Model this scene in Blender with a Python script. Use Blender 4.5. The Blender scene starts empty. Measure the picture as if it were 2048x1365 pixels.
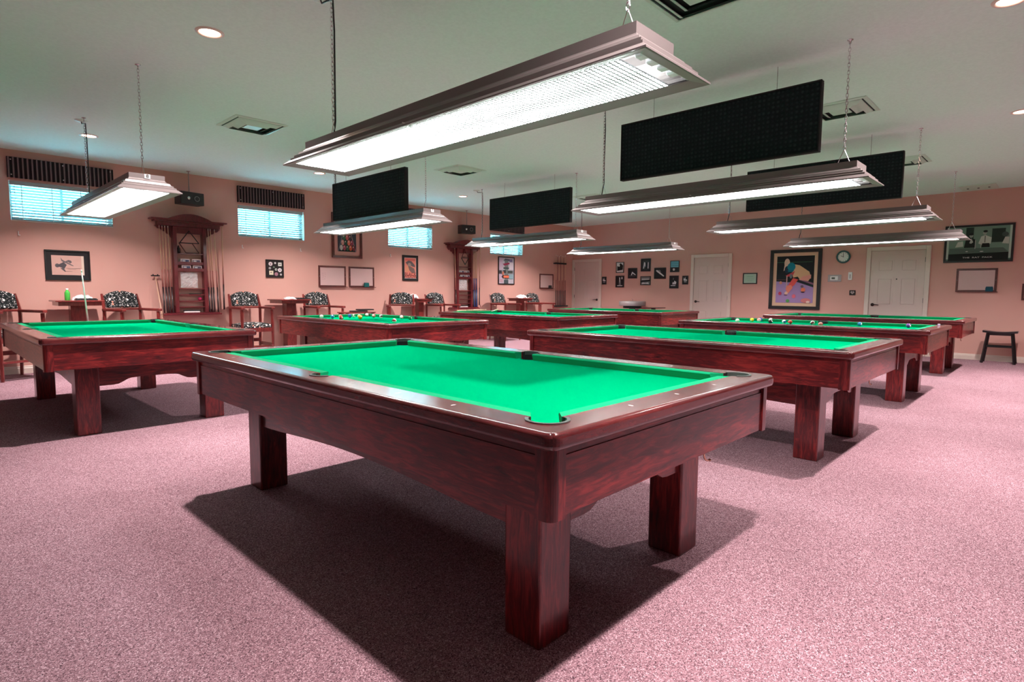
import bpy, bmesh, math, random
from mathutils import Vector, Matrix
random.seed(7)
S = bpy.context.scene
COL = S.collection
PI = math.pi

# ---------------------------------------------------------------- camera, sky, exposure
CAM = Vector((-1.161, -0.9601, 1.215))
yaw, pitch, roll = 0.7652, -0.0855, 0.0068
fw = Vector((math.cos(pitch)*math.cos(yaw), math.cos(pitch)*math.sin(yaw), math.sin(pitch)))
rt = fw.cross(Vector((0, 0, 1))).normalized(); up = rt.cross(fw)
rr = math.cos(roll)*rt + math.sin(roll)*up; uu = -math.sin(roll)*rt + math.cos(roll)*up
cd = bpy.data.cameras.new('camera'); cam = bpy.data.objects.new('camera', cd); COL.objects.link(cam)
cam.matrix_world = Matrix(((rr.x, uu.x, -fw.x, CAM.x), (rr.y, uu.y, -fw.y, CAM.y), (rr.z, uu.z, -fw.z, CAM.z), (0, 0, 0, 1)))
cd.sensor_width = 36; cd.lens = 1150.62/2048*36; cd.clip_start = 0.05
S.camera = cam
W_ = bpy.data.worlds.new('sky'); S.world = W_; W_.use_nodes = True
bg = W_.node_tree.nodes['Background']; bg.inputs[0].default_value = (0.125, 0.60, 0.74, 1); bg.inputs[1].default_value = 26.0
S.view_settings.view_transform = 'Standard'; S.view_settings.look = 'None'
S.view_settings.exposure = 0.92; S.view_settings.gamma = 1.0; S.view_settings.use_curve_mapping = False
S.cycles.use_denoising = True
S.cycles.max_bounces = 10; S.cycles.diffuse_bounces = 6; S.cycles.sample_clamp_indirect = 8
LENS_E = 12.0        # radiance of the fluorescent fixtures
CAN_W = 48.0        # watts of one recessed can
CX0, CX1, CY0, CY1, CH = -5.0, 12.6, -5.0, 9.75, 3.14

# ---------------------------------------------------------------- materials
def srgb(r, g, b):
    f = lambda c: ((c/255+0.055)/1.055)**2.4 if c > 10 else c/255/12.92
    return (f(r), f(g), f(b), 1)
MAT = {}
def mat(name, col=(.8, .8, .8, 1), rough=.5, metal=0, emit=0, ecol=None, coat=0, alpha=1, trans=0, spec=.5):
    if name in MAT: return MAT[name]
    m = bpy.data.materials.new(name); m.use_nodes = True
    b = m.node_tree.nodes['Principled BSDF']
    if len(col) == 3: col = (*col, 1)
    b.inputs['Base Color'].default_value = col; b.inputs['Roughness'].default_value = rough
    b.inputs['Metallic'].default_value = metal; b.inputs['Specular IOR Level'].default_value = spec
    if coat: b.inputs['Coat Weight'].default_value = coat; b.inputs['Coat Roughness'].default_value = .12
    if emit: b.inputs['Emission Color'].default_value = ecol or col; b.inputs['Emission Strength'].default_value = emit
    if trans: b.inputs['Transmission Weight'].default_value = trans
    b.inputs['Alpha'].default_value = alpha
    m.diffuse_color = col; MAT[name] = m
    return m
def nt(m): return m.node_tree.nodes, m.node_tree.links, m.node_tree.nodes['Principled BSDF']
def ramp(N, stops):
    r = N.new('ShaderNodeValToRGB'); e = r.color_ramp.elements
    e[0].position, e[0].color = stops[0]; e[1].position, e[1].color = stops[-1]
    for p, c in stops[1:-1]:
        x = e.new(p); x.color = c
    return r
def wood(name, scale, dark, mid, light, rough=.3, coat=.35, blot=1.6):
    m = mat(name, mid, rough, coat=coat); N, K, b = nt(m)
    tc = N.new('ShaderNodeTexCoord'); mp = N.new('ShaderNodeMapping'); mp.inputs['Scale'].default_value = scale
    oi = N.new('ShaderNodeObjectInfo'); ad = N.new('ShaderNodeVectorMath'); ad.operation = 'ADD'
    sc = N.new('ShaderNodeVectorMath'); sc.operation = 'SCALE'; sc.inputs['Scale'].default_value = 3.1
    K.new(oi.outputs['Location'], sc.inputs[0]); K.new(tc.outputs['Object'], ad.inputs[0]); K.new(sc.outputs[0], ad.inputs[1])
    K.new(ad.outputs[0], mp.inputs[0])
    n1 = N.new('ShaderNodeTexNoise'); n1.inputs['Scale'].default_value = 6; n1.inputs['Detail'].default_value = 8; n1.inputs['Roughness'].default_value = .65; n1.inputs['Distortion'].default_value = .8
    K.new(mp.outputs[0], n1.inputs['Vector'])
    n2 = N.new('ShaderNodeTexNoise'); n2.inputs['Scale'].default_value = blot; n2.inputs['Detail'].default_value = 3
    K.new(ad.outputs[0], n2.inputs['Vector'])
    mx = N.new('ShaderNodeMath'); mx.operation = 'MULTIPLY_ADD'; mx.inputs[1].default_value = .6
    m2 = N.new('ShaderNodeMath'); m2.operation = 'MULTIPLY'; m2.inputs[1].default_value = .42
    K.new(n2.outputs[0], m2.inputs[0]); K.new(n1.outputs[0], mx.inputs[0]); K.new(m2.outputs[0], mx.inputs[2])
    r = ramp(N, [(.36, dark), (.5, mid), (.64, light)]); K.new(mx.outputs[0], r.inputs[0]); K.new(r.outputs[0], b.inputs['Base Color'])
    bp = N.new('ShaderNodeBump'); bp.inputs['Strength'].default_value = .05; bp.inputs['Distance'].default_value = .002
    K.new(n1.outputs[0], bp.inputs['Height']); K.new(bp.outputs[0], b.inputs['Normal'])
    return m
WD, WM, WL = (.014, .003, .004, 1), (.105, .008, .010, 1), (.30, .026, .024, 1)
wood('mahogany_x', (1.2, 9, 9), WD, WM, WL); wood('mahogany_y', (9, 1.2, 9), WD, WM, WL); wood('mahogany_z', (9, 9, 1.2), WD, WM, WL)
wood('rail_x', (1.2, 9, 9), (.04, .008, .010, 1), (.095, .015, .017, 1), (.16, .03, .03, 1), rough=.22, coat=.6)
wood('rail_y', (9, 1.2, 9), (.04, .008, .010, 1), (.095, .015, .017, 1), (.16, .03, .03, 1), rough=.22, coat=.6)
wood('chair_wood', (8, 8, 1.5), (.07, .010, .010, 1), (.17, .022, .02, 1), (.26, .035, .03, 1), rough=.3)
wood('rack_wood', (8, 8, 1.5), (.05, .006, .008, 1), (.12, .012, .018, 1), (.19, .02, .026, 1), rough=.28)
wood('frame_wood', (5, 5, 5), (.05, .012, .012, 1), (.10, .022, .02, 1), (.15, .035, .03, 1), rough=.35)

def noisy(name, c1, c2, scale, rough=.9, bump=.3, dist=.003, lo=.35, hi=.65, detail=2):
    m = mat(name, c1, rough, spec=.2); N, K, b = nt(m)
    tc = N.new('ShaderNodeTexCoord'); n = N.new('ShaderNodeTexNoise'); n.inputs['Scale'].default_value = scale; n.inputs['Detail'].default_value = detail
    K.new(tc.outputs['Object'], n.inputs['Vector'])
    r = ramp(N, [(lo, c1), (hi, c2)]); K.new(n.outputs[0], r.inputs[0]); K.new(r.outputs[0], b.inputs['Base Color'])
    if bump:
        bp = N.new('ShaderNodeBump'); bp.inputs['Strength'].default_value = bump; bp.inputs['Distance'].default_value = dist
        K.new(n.outputs[0], bp.inputs['Height']); K.new(bp.outputs[0], b.inputs['Normal'])
    return m
def carpet_mat():
    m = mat('carpet', (.3, .2, .22), 1, spec=0); N, K, b = nt(m); tc = N.new('ShaderNodeTexCoord')
    v = N.new('ShaderNodeTexVoronoi'); v.inputs['Scale'].default_value = 300; K.new(tc.outputs['Object'], v.inputs['Vector'])
    sp = N.new('ShaderNodeSeparateColor'); K.new(v.outputs['Color'], sp.inputs[0])
    r = ramp(N, [(.0, (.06, .032, .041, 1)), (.25, (.22, .122, .148, 1)), (.55, (.29, .162, .195, 1)), (.85, (.42, .243, .285, 1)), (1, (.64, .46, .51, 1))]); K.new(sp.outputs[0], r.inputs[0])
    n = N.new('ShaderNodeTexNoise'); n.inputs['Scale'].default_value = 1.5; K.new(tc.outputs['Object'], n.inputs['Vector'])
    h = N.new('ShaderNodeMapRange'); h.inputs[1].default_value = .3; h.inputs[2].default_value = .7; h.inputs[3].default_value = .93; h.inputs[4].default_value = 1.07; K.new(n.outputs[0], h.inputs[0])
    x = N.new('ShaderNodeVectorMath'); x.operation = 'SCALE'; K.new(r.outputs[0], x.inputs[0]); K.new(h.outputs[0], x.inputs['Scale']); K.new(x.outputs[0], b.inputs['Base Color'])
    return m
carpet = carpet_mat()
wallm = noisy('wall_paint', (.68, .37, .32, 1), (.71, .39, .335, 1), 1.2, .8, .05, .002)
ceilm = noisy('ceiling_bounce_tint', (.70, .88, .84, 1), (.74, .92, .88, 1), 40, .85, .08, .002)  # neutral ceiling; green felt bounce and cyan daylight are tinted into its colour
noisy('felt', (.0, .25, .10, 1), (.0, .285, .115, 1), 500, .95, .08, .001)
MAT['felt'].node_tree.nodes['Principled BSDF'].inputs['Specular IOR Level'].default_value = 0
noisy('felt_side', (.0, .27, .115, 1), (.0, .305, .13, 1), 500, .95, .08, .001)
trimm = mat('trim_paint', (.74, .60, .54), .45)
doorm = mat('door_paint', (.70, .53, .49), .4)
mat('pocket_rubber', (.05, .06, .055), .5); mat('pocket_dark', (.006, .007, .007), .7)
mat('sight', (.85, .8, .78), .3); mat('brass', (.65, .42, .30), .25, 1); mat('bronze', (.05, .035, .035), .3, .8)
mat('chrome', (.7, .7, .72), .2, 1); mat('black', (.012, .012, .014), .35); mat('black_soft', (.02, .02, .022), .7)
mat('white', (.85, .83, .83), .5); mat('white_gloss', (.9, .88, .86), .15)
mat('shade_metal', (.195, .165, .165), .35, .2)
mat('shade_inner', (.26, .22, .22), .4)
mat('socket_white', (.85, .85, .9), .4); mat('socket_brown', (.20, .10, .12), .5)
mat('clear_plastic', (.85, .85, .88), .25, alpha=.55); mat('plastic_white', (.85, .75, .76), .35)
mat('green_glass', (.10, .62, .10), .1, trans=.35); mat('blue_felt', (.0, .06, .10), .8); mat('teal_felt', (.0, .12, .12), .8)
mat('board_white', (.72, .58, .58), .3); mat('cue_light', (.72, .45, .30), .3); mat('cue_dark', (.03, .010, .012), .3)
mat('cue_wrap', (.35, .12, .10), .4); mat('cue_white', (.85, .82, .8), .3); mat('cue_blue', (.03, .05, .20), .3)
mat('stool_black', (.008, .008, .010), .3, coat=.3); mat('vent_white', (.62, .78, .70), .4); mat('vent_dark', (.02, .035, .03), .8)
mat('grey_drum', (.42, .36, .37), .45, .2); mat('glass_pane', (.9, .97, 1), .02, trans=1)
mat('clock_face', (.78, .84, .80), .4); mat('clock_rim', (.03, .12, .12), .3)
mat('red_ball', (.45, .02, .10), .12); mat('foam_edge', (.015, .018, .018), .9)
def lensmat():
    m = mat('prismatic_lens', (.22, .2, .21), .4); N, K, b = nt(m)
    tc = N.new('ShaderNodeTexCoord'); sx = N.new('ShaderNodeSeparateXYZ'); K.new(tc.outputs['Object'], sx.inputs[0])
    def lines(out):
        a = N.new('ShaderNodeMath'); a.operation = 'MULTIPLY'; a.inputs[1].default_value = 1/.022; K.new(out, a.inputs[0])
        f = N.new('ShaderNodeMath'); f.operation = 'FRACT'; K.new(a.outputs[0], f.inputs[0])
        g = N.new('ShaderNodeMath'); g.operation = 'GREATER_THAN'; g.inputs[1].default_value = .38; K.new(f.outputs[0], g.inputs[0]); return g.outputs[0]
    p = N.new('ShaderNodeMath'); p.operation = 'MULTIPLY'; K.new(lines(sx.outputs[0]), p.inputs[0]); K.new(lines(sx.outputs[1]), p.inputs[1])
    # the two tubes behind the lens: bright bands along its length
    c = N.new('ShaderNodeMath'); c.operation = 'MULTIPLY'; c.inputs[1].default_value = 6.2832/.20; K.new(sx.outputs[0], c.inputs[0])
    q = N.new('ShaderNodeMath'); q.operation = 'SINE'; c2 = N.new('ShaderNodeMath'); c2.operation = 'ADD'; c2.inputs[1].default_value = PI/2
    K.new(c.outputs[0], c2.inputs[0]); K.new(c2.outputs[0], q.inputs[0])
    r = N.new('ShaderNodeMapRange'); r.inputs[1].default_value = -1; r.inputs[2].default_value = 1; r.inputs[3].default_value = 1.0; r.inputs[4].default_value = .35; K.new(q.outputs[0], r.inputs[0])
    e = N.new('ShaderNodeMapRange'); e.inputs[3].default_value = .01; e.inputs[4].default_value = 2.0; K.new(p.outputs[0], e.inputs[0])
    z = N.new('ShaderNodeMath'); z.operation = 'MULTIPLY'; K.new(r.outputs[0], z.inputs[0]); K.new(e.outputs[0], z.inputs[1])
    z2 = N.new('ShaderNodeMath'); z2.operation = 'MULTIPLY'; z2.inputs[1].default_value = LENS_E; K.new(z.outputs[0], z2.inputs[0])
    K.new(z2.outputs[0], b.inputs['Emission Strength']); b.inputs['Emission Color'].default_value = (.88, 1, .98, 1)
lensmat()
mat('can_glow', (1, .75, .6), .5, emit=14, ecol=(1, .62, .42, 1)); mat('can_trim', (.8, .62, .58), .35)
def foam():
    m = mat('acoustic_foam', (.012, .016, .018), .9, spec=.15); N, K, b = nt(m)
    tc = N.new('ShaderNodeTexCoord'); v = N.new('ShaderNodeTexVoronoi'); v.inputs['Scale'].default_value = 26; v.inputs['Randomness'].default_value = .15
    K.new(tc.outputs['Object'], v.inputs['Vector']); bp = N.new('ShaderNodeBump'); bp.inputs['Strength'].default_value = 1; bp.inputs['Distance'].default_value = .02; bp.invert = True
    K.new(v.outputs['Distance'], bp.inputs['Height']); K.new(bp.outputs[0], b.inputs['Normal'])
    r = ramp(N, [(.0, (.045, .075, .075, 1)), (.5, (.014, .022, .024, 1))]); K.new(v.outputs['Distance'], r.inputs[0]); K.new(r.outputs[0], b.inputs['Base Color'])
foam()
def fabric():
    m = mat('billiard_fabric', (.01, .012, .012), .85, spec=.2); N, K, b = nt(m)
    tc = N.new('ShaderNodeTexCoord')
    def vor(scale, lo, hi, c_in, jit=1):
        v = N.new('ShaderNodeTexVoronoi'); v.inputs['Scale'].default_value = scale; v.inputs['Randomness'].default_value = jit
        K.new(tc.outputs['Object'], v.inputs['Vector']); l = N.new('ShaderNodeMath'); l.operation = 'LESS_THAN'; l.inputs[1].default_value = lo
        K.new(v.outputs['Distance'], l.inputs[0]); g = N.new('ShaderNodeMath'); g.operation = 'GREATER_THAN'; g.inputs[1].default_value = hi; K.new(v.outputs['Distance'], g.inputs[0])
        p = N.new('ShaderNodeMath'); p.operation = 'MULTIPLY'; K.new(l.outputs[0], p.inputs[0]); K.new(g.outputs[0], p.inputs[1]); return p.outputs[0], v
    a, v1 = vor(17, .26, .0, None); c, v2 = vor(38, .22, .07, None)
    mp = N.new('ShaderNodeMapping'); mp.inputs['Scale'].default_value = (38, 38, 95); K.new(tc.outputs['Object'], mp.inputs[0])
    n = N.new('ShaderNodeTexNoise'); n.inputs['Scale'].default_value = 1.3; n.inputs['Detail'].default_value = 2; K.new(mp.outputs[0], n.inputs['Vector'])
    g = N.new('ShaderNodeMath'); g.operation = 'GREATER_THAN'; g.inputs[1].default_value = .63; K.new(n.outputs[0], g.inputs[0])
    r = ramp(N, [(.3, (.80, .74, .72, 1)), (.55, (.75, .28, .20, 1)), (.8, (.78, .60, .50, 1))]); r.color_ramp.interpolation = 'CONSTANT'
    sp = N.new('ShaderNodeSeparateColor'); K.new(v1.outputs['Color'], sp.inputs[0]); K.new(sp.outputs[0], r.inputs[0])
    m1 = N.new('ShaderNodeMix'); m1.data_type = 'RGBA'; m1.inputs[6].default_value = (.008, .011, .012, 1); m1.inputs[7].default_value = (.62, .58, .58, 1); K.new(g.outputs[0], m1.inputs[0])
    m2 = N.new('ShaderNodeMix'); m2.data_type = 'RGBA'; m2.inputs[7].default_value = (.75, .72, .72, 1); K.new(c, m2.inputs[0]); K.new(m1.outputs[2], m2.inputs[6])
    m3 = N.new('ShaderNodeMix'); m3.data_type = 'RGBA'; K.new(a, m3.inputs[0]); K.new(m2.outputs[2], m3.inputs[6]); K.new(r.outputs[0], m3.inputs[7])
    K.new(m3.outputs[2], b.inputs['Base Color'])
fabric()
def slatm():
    m = bpy.data.materials.new('blind_slat'); m.use_nodes = True; N, K = m.node_tree.nodes, m.node_tree.links
    o = N['Material Output']; b = N['Principled BSDF']; b.inputs['Base Color'].default_value = (.42, .42, .44, 1); b.inputs['Roughness'].default_value = .4
    t = N.new('ShaderNodeBsdfTranslucent'); t.inputs[0].default_value = (.8, .85, .9, 1); x = N.new('ShaderNodeMixShader'); x.inputs[0].default_value = .03
    K.new(b.outputs[0], x.inputs[1]); K.new(t.outputs[0], x.inputs[2]); K.new(x.outputs[0], o.inputs[0]); MAT['blind_slat'] = m
slatm()
mat('valance_dark', (.02, .014, .017), .8); mat('valance_stripe', (.22, .15, .16), .8); mat('stud', (.6, .6, .62), .3, .9)
_art = {}
def art(*c):
    k = tuple(c)
    if k not in _art: _art[k] = mat('print_%d_%d_%d' % k, srgb(*k), .45, spec=.3)
    return _art[k]

# ---------------------------------------------------------------- mesh helpers
class MB:
    def __init__(s): s.bm = bmesh.new(); s.mats = []
    def mi(s, m):
        m = MAT[m] if isinstance(m, str) else m
        if m not in s.mats: s.mats.append(m)
        return s.mats.index(m)
    def box(s, x0, x1, y0, y1, z0, z1, m='white', bev=0, seg=1, rot=None):
        vs = [s.bm.verts.new((x, y, z)) for x in (x0, x1) for y in (y0, y1) for z in (z0, z1)]
        fs = [s.bm.faces.new([vs[i] for i in q]) for q in ((0, 1, 3, 2), (4, 6, 7, 5), (0, 4, 5, 1), (2, 3, 7, 6), (0, 2, 6, 4), (1, 5, 7, 3))]
        i = s.mi(m)
        for f in fs: f.material_index = i
        if rot: bmesh.ops.transform(s.bm, matrix=rot, verts=vs)
        if bev:
            es = list({e for f in fs for e in f.edges})
            r = bmesh.ops.bevel(s.bm, geom=es, offset=bev, segments=seg, affect='EDGES', profile=.5, material=-1)
            for f in r['faces']: f.material_index = i
        return s
    def prism(s, pts, a, b, axis='z', m='white', bev=None, bz=0, seg=3):
        """pts 2-D outline extruded a..b along axis; bev(p) -> True for outline points whose edges are rounded"""
        mk = {'z': lambda p, h: (p[0], p[1], h), 'y': lambda p, h: (p[0], h, p[1]), 'x': lambda p, h: (h, p[0], p[1])}[axis]
        n = len(pts); A = [s.bm.verts.new(mk(p, a)) for p in pts]; B = [s.bm.verts.new(mk(p, b)) for p in pts]
        fs = [s.bm.faces.new(A[::-1]), s.bm.faces.new(B)]
        for k in range(n): fs.append(s.bm.faces.new((A[k], A[(k+1) % n], B[(k+1) % n], B[k])))
        i = s.mi(m)
        for f in fs: f.material_index = i
        bmesh.ops.recalc_face_normals(s.bm, faces=fs)
        if bev:
            es = []
            for k in range(n):
                if bev(pts[k]) and bev(pts[(k+1) % n]):
                    for R_ in (A, B):
                        e = s.bm.edges.get((R_[k], R_[(k+1) % n]))
                        if e: es.append(e)
            r = bmesh.ops.bevel(s.bm, geom=es, offset=bz, segments=seg, affect='EDGES', profile=.5, material=-1)
            for f in r['faces']: f.material_index = i; f.smooth = True
        return s
    def tube(s, pts, r, m='white', n=8, cap=True):
        pts = [Vector(p) for p in pts]; rs = r if isinstance(r, (list, tuple)) else [r]*len(pts); i = s.mi(m); rings = []; pu = None
        for k, p in enumerate(pts):
            d = (pts[min(k+1, len(pts)-1)] - pts[max(k-1, 0)]).normalized()
            if pu is None: pu = d.cross(Vector((0, 0, 1))) if abs(d.z) < .9 else d.cross(Vector((1, 0, 0)))
            pu = (pu - d*pu.dot(d)).normalized(); w = d.cross(pu)
            rings.append([s.bm.verts.new(p + rs[k]*(math.cos(t)*pu + math.sin(t)*w)) for t in [2*PI*j/n for j in range(n)]])
        for a, b in zip(rings, rings[1:]):
            for j in range(n):
                f = s.bm.faces.new((a[j], a[(j+1) % n], b[(j+1) % n], b[j])); f.material_index = i; f.smooth = n > 5
        if cap:
            for q in (rings[0][::-1], rings[-1]): f = s.bm.faces.new(q); f.material_index = i
        return s
    def lathe(s, prof, m='white', n=24, c=(0, 0, 0), smooth=True, mats=None):
        i = s.mi(m); rings = []
        for r, z in prof: rings.append([s.bm.verts.new((c[0]+max(r, 1e-5)*math.cos(2*PI*j/n), c[1]+max(r, 1e-5)*math.sin(2*PI*j/n), c[2]+z)) for j in range(n)])
        for k, (a, b) in enumerate(zip(rings, rings[1:])):
            ii = s.mi(mats[k]) if mats else i
            for j in range(n):
                f = s.bm.faces.new((a[j], a[(j+1) % n], b[(j+1) % n], b[j])); f.material_index = ii; f.smooth = smooth
        return s
    def quad(s, pts, m='white'):
        f = s.bm.faces.new([s.bm.verts.new(p) for p in pts]); f.material_index = s.mi(m); return s
    def xf(s, M): bmesh.ops.transform(s.bm, matrix=M, verts=s.bm.verts[:]); return s
    def build(s, name, parent=None, kind=None, keep=False):
        me = bpy.data.meshes.new(name); s.bm.normal_update(); s.bm.to_mesh(me); s.bm.free()
        for m in s.mats: me.materials.append(m)
        o = bpy.data.objects.new(name, me); COL.objects.link(o)
        if parent: o.parent = parent
        if kind: o['kind'] = kind
        return o
def thing(name, label, cat, loc=(0, 0, 0), rz=0, group=None):
    o = bpy.data.objects.new(name, None); COL.objects.link(o); o.location = loc; o.rotation_euler = (0, 0, rz); o.empty_display_size = .1
    o['label'] = label; o['category'] = cat
    if group: o['group'] = group
    return o
def tag(o, label, cat, group=None):
    o['label'] = label; o['category'] = cat
    if group: o['group'] = group
    return o
KIDS = lambda o: [c for c in COL.objects if c.parent == o]
def dup(root, loc, rz=None, label=None, group=None):
    r = root.copy(); COL.objects.link(r); r.location = loc
    if rz is not None: r.rotation_euler = (r.rotation_euler.x, r.rotation_euler.y, rz)
    if label: r['label'] = label
    if group: r['group'] = group
    for ch in TREE.get(root.name, [(k, KIDS(k)) for k in KIDS(root)]):
        c = ch[0].copy(); COL.objects.link(c); c.parent = r
        for g in ch[1]:
            d = g.copy(); COL.objects.link(d); d.parent = c
    return r
TREE = {}
def remember(root): TREE[root.name] = [(k, KIDS(k)) for k in KIDS(root)]
def text_mesh(s, size, m, parent, loc, name='lettering', rx=PI/2, bold=0.0, sx=1.0, spacing=1.0):
    cu = bpy.data.curves.new('t', 'FONT'); cu.body = s; cu.size = size; cu.align_x = 'CENTER'; cu.align_y = 'CENTER'; cu.offset = bold; cu.space_character = spacing; cu.resolution_u = 3
    t = bpy.data.objects.new('t', cu); COL.objects.link(t)
    dg = bpy.context.evaluated_depsgraph_get(); me = bpy.data.meshes.new_from_object(t.evaluated_get(dg))
    bpy.data.objects.remove(t); bpy.data.curves.remove(cu)
    me.name = name; me.materials.clear(); me.materials.append(MAT[m] if isinstance(m, str) else m)
    me.transform(Matrix.Translation(loc) @ Matrix.Rotation(rx, 4, 'X') @ Matrix.Diagonal((sx, 1, 1, 1)))
    o = bpy.data.objects.new(name, me); COL.objects.link(o); o.parent = parent
    return o

# ---------------------------------------------------------------- the room
MB().box(CX0, CX1, CY0, CY1, -.1, 0, carpet).build('floor', kind='structure')
MB().box(CX0, CX1, CY0, CY1, CH, CH+.1, ceilm).build('ceiling', kind='structure')
WIN = [(-.14, 1.06), (2.94, 4.17), (6.09, 7.29), (9.17, 10.38)]; WZ0, WZ1 = 2.16, 2.72
w = MB(); xs = CX0
for a, b in WIN:
    w.box(xs, a, CY1, CY1+.2, 0, CH, wallm); w.box(a, b, CY1, CY1+.2, 0, WZ0, wallm); w.box(a, b, CY1, CY1+.2, WZ1, CH, wallm); xs = b
w.box(xs, CX1+.2, CY1, CY1+.2, 0, CH, wallm); w.build('wall_left', kind='structure')
MB().box(CX1, CX1+.2, CY0, CY1, 0, CH, wallm).build('wall_back', kind='structure')
MB().box(CX0-.2, CX0, CY0-.2, CY1+.2, 0, CH, wallm).build('wall_front', kind='structure')
MB().box(CX0, CX1+.2, CY0-.2, CY0, 0, CH, wallm).build('wall_right', kind='structure')
bp_ = [(0, 0), (-.018, 0), (-.018, .075), (-.010, .085), (-.010, .10), (-.004, .108), (0, .108)]
MB().prism([(CY1+y, z) for y, z in bp_], CX0, CX1, 'x', trimm).build('baseboard_left', kind='structure')
DOORS = [(9.66, 8.78, 'r'), (5.87, 4.99, 'l'), (1.99, 1.07, 'l')]   # y of the left and right edge as seen, side of the handle
bb = MB(); ys = CY1-.02
for a, b, h in DOORS:
    if ys > a+.09: bb.prism([(CX1+x, z) for x, z in bp_], a+.09, ys, 'y', trimm)
    ys = b-.09
bb.prism([(CX1+x, z) for x, z in bp_], CY0, ys, 'y', trimm); bb.build('baseboard_back', kind='structure')

# doors: local x = right as seen, local y = into the wall
for n, (a, b, h) in enumerate(DOORS):
    wd = a-b; H = 2.09
    d = MB().box(0, wd, -.012, .0, .01, H, doorm).build('door_%d' % (n+1), kind='structure')
    d.location = (CX1-.005, a, 0); d.rotation_euler = (0, 0, -PI/2)
    cs = MB(); cw = .085
    for x0, x1, z0, z1 in ((-cw, -.004, 0, H+cw), (wd+.004, wd+cw, 0, H+cw), (-.004, wd+.004, H+.004, H+cw)):
        cs.box(x0, x1, -.035, 0, z0, z1, trimm, .006, 2)
    cs.build('casing', d)
    c2 = wd/2
    for x0, x1 in ((.11, c2-.05), (c2+.05, wd-.11)):
        for z0, z1 in ((1.66, 1.93), (.98, 1.56), (.22, .80)):
            p = MB()
            p.prism([(x0, z0), (x1, z0), (x1, z1), (x0, z1)], -.016, -.0121, 'y', doorm)
            p.box(x0+.035, x1-.035, -.024, -.016, z0+.035, z1-.035, doorm, .007, 1)
            p.build('door_panel', d)
    hx = .065 if h == 'l' else wd-.065; sg = 1 if h == 'l' else -1; hz = 1.0
    hd = MB().lathe([(.0, 0), (.033, 0), (.03, .012), (.012, .016), (.012, .045), (0, .045)], 'bronze', 20)
    hd.xf(Matrix.Translation((hx, -.013, hz)) @ Matrix.Rotation(PI/2, 4, 'X'))
    hd.tube([(hx, -.053, hz), (hx+sg*.05, -.056, hz+.004), (hx+sg*.115, -.05, hz-.004)], [.011, .009, .007], 'bronze', 8)
    hd.build('door_handle', d)
    if n == 2:
        MB().lathe([(0, 0), (.012, 0), (.012, .004), (0, .004)], 'bronze', 12).xf(Matrix.Translation((c2, -.013, 1.52)) @ Matrix.Rotation(PI/2, 4, 'X')).build('peephole', d)
    for z in (.25, 1.05, 1.85):
        MB().tube([(wd+.003 if h == 'l' else -.003, -.02, z), (wd+.003 if h == 'l' else -.003, -.02, z+.09)], .007, 'bronze', 8).build('hinge', d)

# windows, blinds, valances
for n, (a, b) in enumerate(WIN):
    f = MB(); fr = .035; Y = .12
    for x0, x1, z0, z1 in ((0, b-a, 0, fr), (0, b-a, WZ1-WZ0-fr, WZ1-WZ0), (0, fr, fr, WZ1-WZ0-fr), (b-a-fr, b-a, fr, WZ1-WZ0-fr), ((b-a)/2-.015, (b-a)/2+.015, fr, WZ1-WZ0-fr)):
        f.box(x0, x1, Y, Y+.05, z0, z1, trimm)
    f.box(0, b-a, 0, .12, -.001, .012, trimm)
    wo = f.build('window_%d' % (n+1), kind='structure'); wo.location = (a, CY1, WZ0)
    MB().box(fr, b-a-fr, Y+.02, Y+.026, fr, WZ1-WZ0-fr, 'glass_pane').build('pane', wo)
NM = ['nearest the picture of a leaning drawing', 'above the framed badge display', 'above the poster lettered BLACK WIDOW', 'above the framed street poster']
POSN = ['leftmost window, behind the lamp numbered 8', 'second window, right of the first cue rack', 'window above the BLACK WIDOW poster', 'rightmost window, above the collage poster']
bl0 = None
for n, (a, b) in enumerate(WIN):
    wd = 1.20
    lab = 'white slatted blind in the ' + POSN[n]
    if bl0 is None:
        bl0 = thing('window_blind', lab, 'blind', (a+.01, CY1, WZ0), 0, 'slatted blinds in the high windows')
        MB().box(0, wd-.0, .01, .055, .50, .555, 'blind_slat', .004).build('headrail', bl0)
        ns = 12; sm = None
        for k in range(ns):
            q = MB(); pr = []
            for j in range(5):
                t = (j-2)/2; pr.append((t*.024, .0028*(1-t*t)))
            q.prism(pr+[(x, z-.0025) for x, z in pr[::-1]], 0, wd-.01, 'x', 'blind_slat')
            if sm is None:
                o = q.build('slat', bl0); sm = o
            else:
                q.bm.free(); o = sm.copy(); COL.objects.link(o); o.parent = bl0
            o.location = (.004, .034, .045+k*.0395); o.rotation_euler = (math.radians(-27), 0, 0)
        MB().box(0, wd-.0, .02, .05, .012, .03, 'blind_slat', .004).build('bottom_rail', bl0)
        for x in (.12, .46, .80, 1.10): MB().box(x, x+.009, .006, .009, .02, .51, 'white').build('ladder_tape', bl0)
        MB().tube([(.05, .0, .5), (.05, -.002, .12)], .003, 'clear_plastic', 6).build('tilt_wand', bl0)
        remember(bl0)
    else: dup(bl0, (a+.01, CY1, WZ0), None, lab, 'slatted blinds in the high windows')
va0 = None
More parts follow.
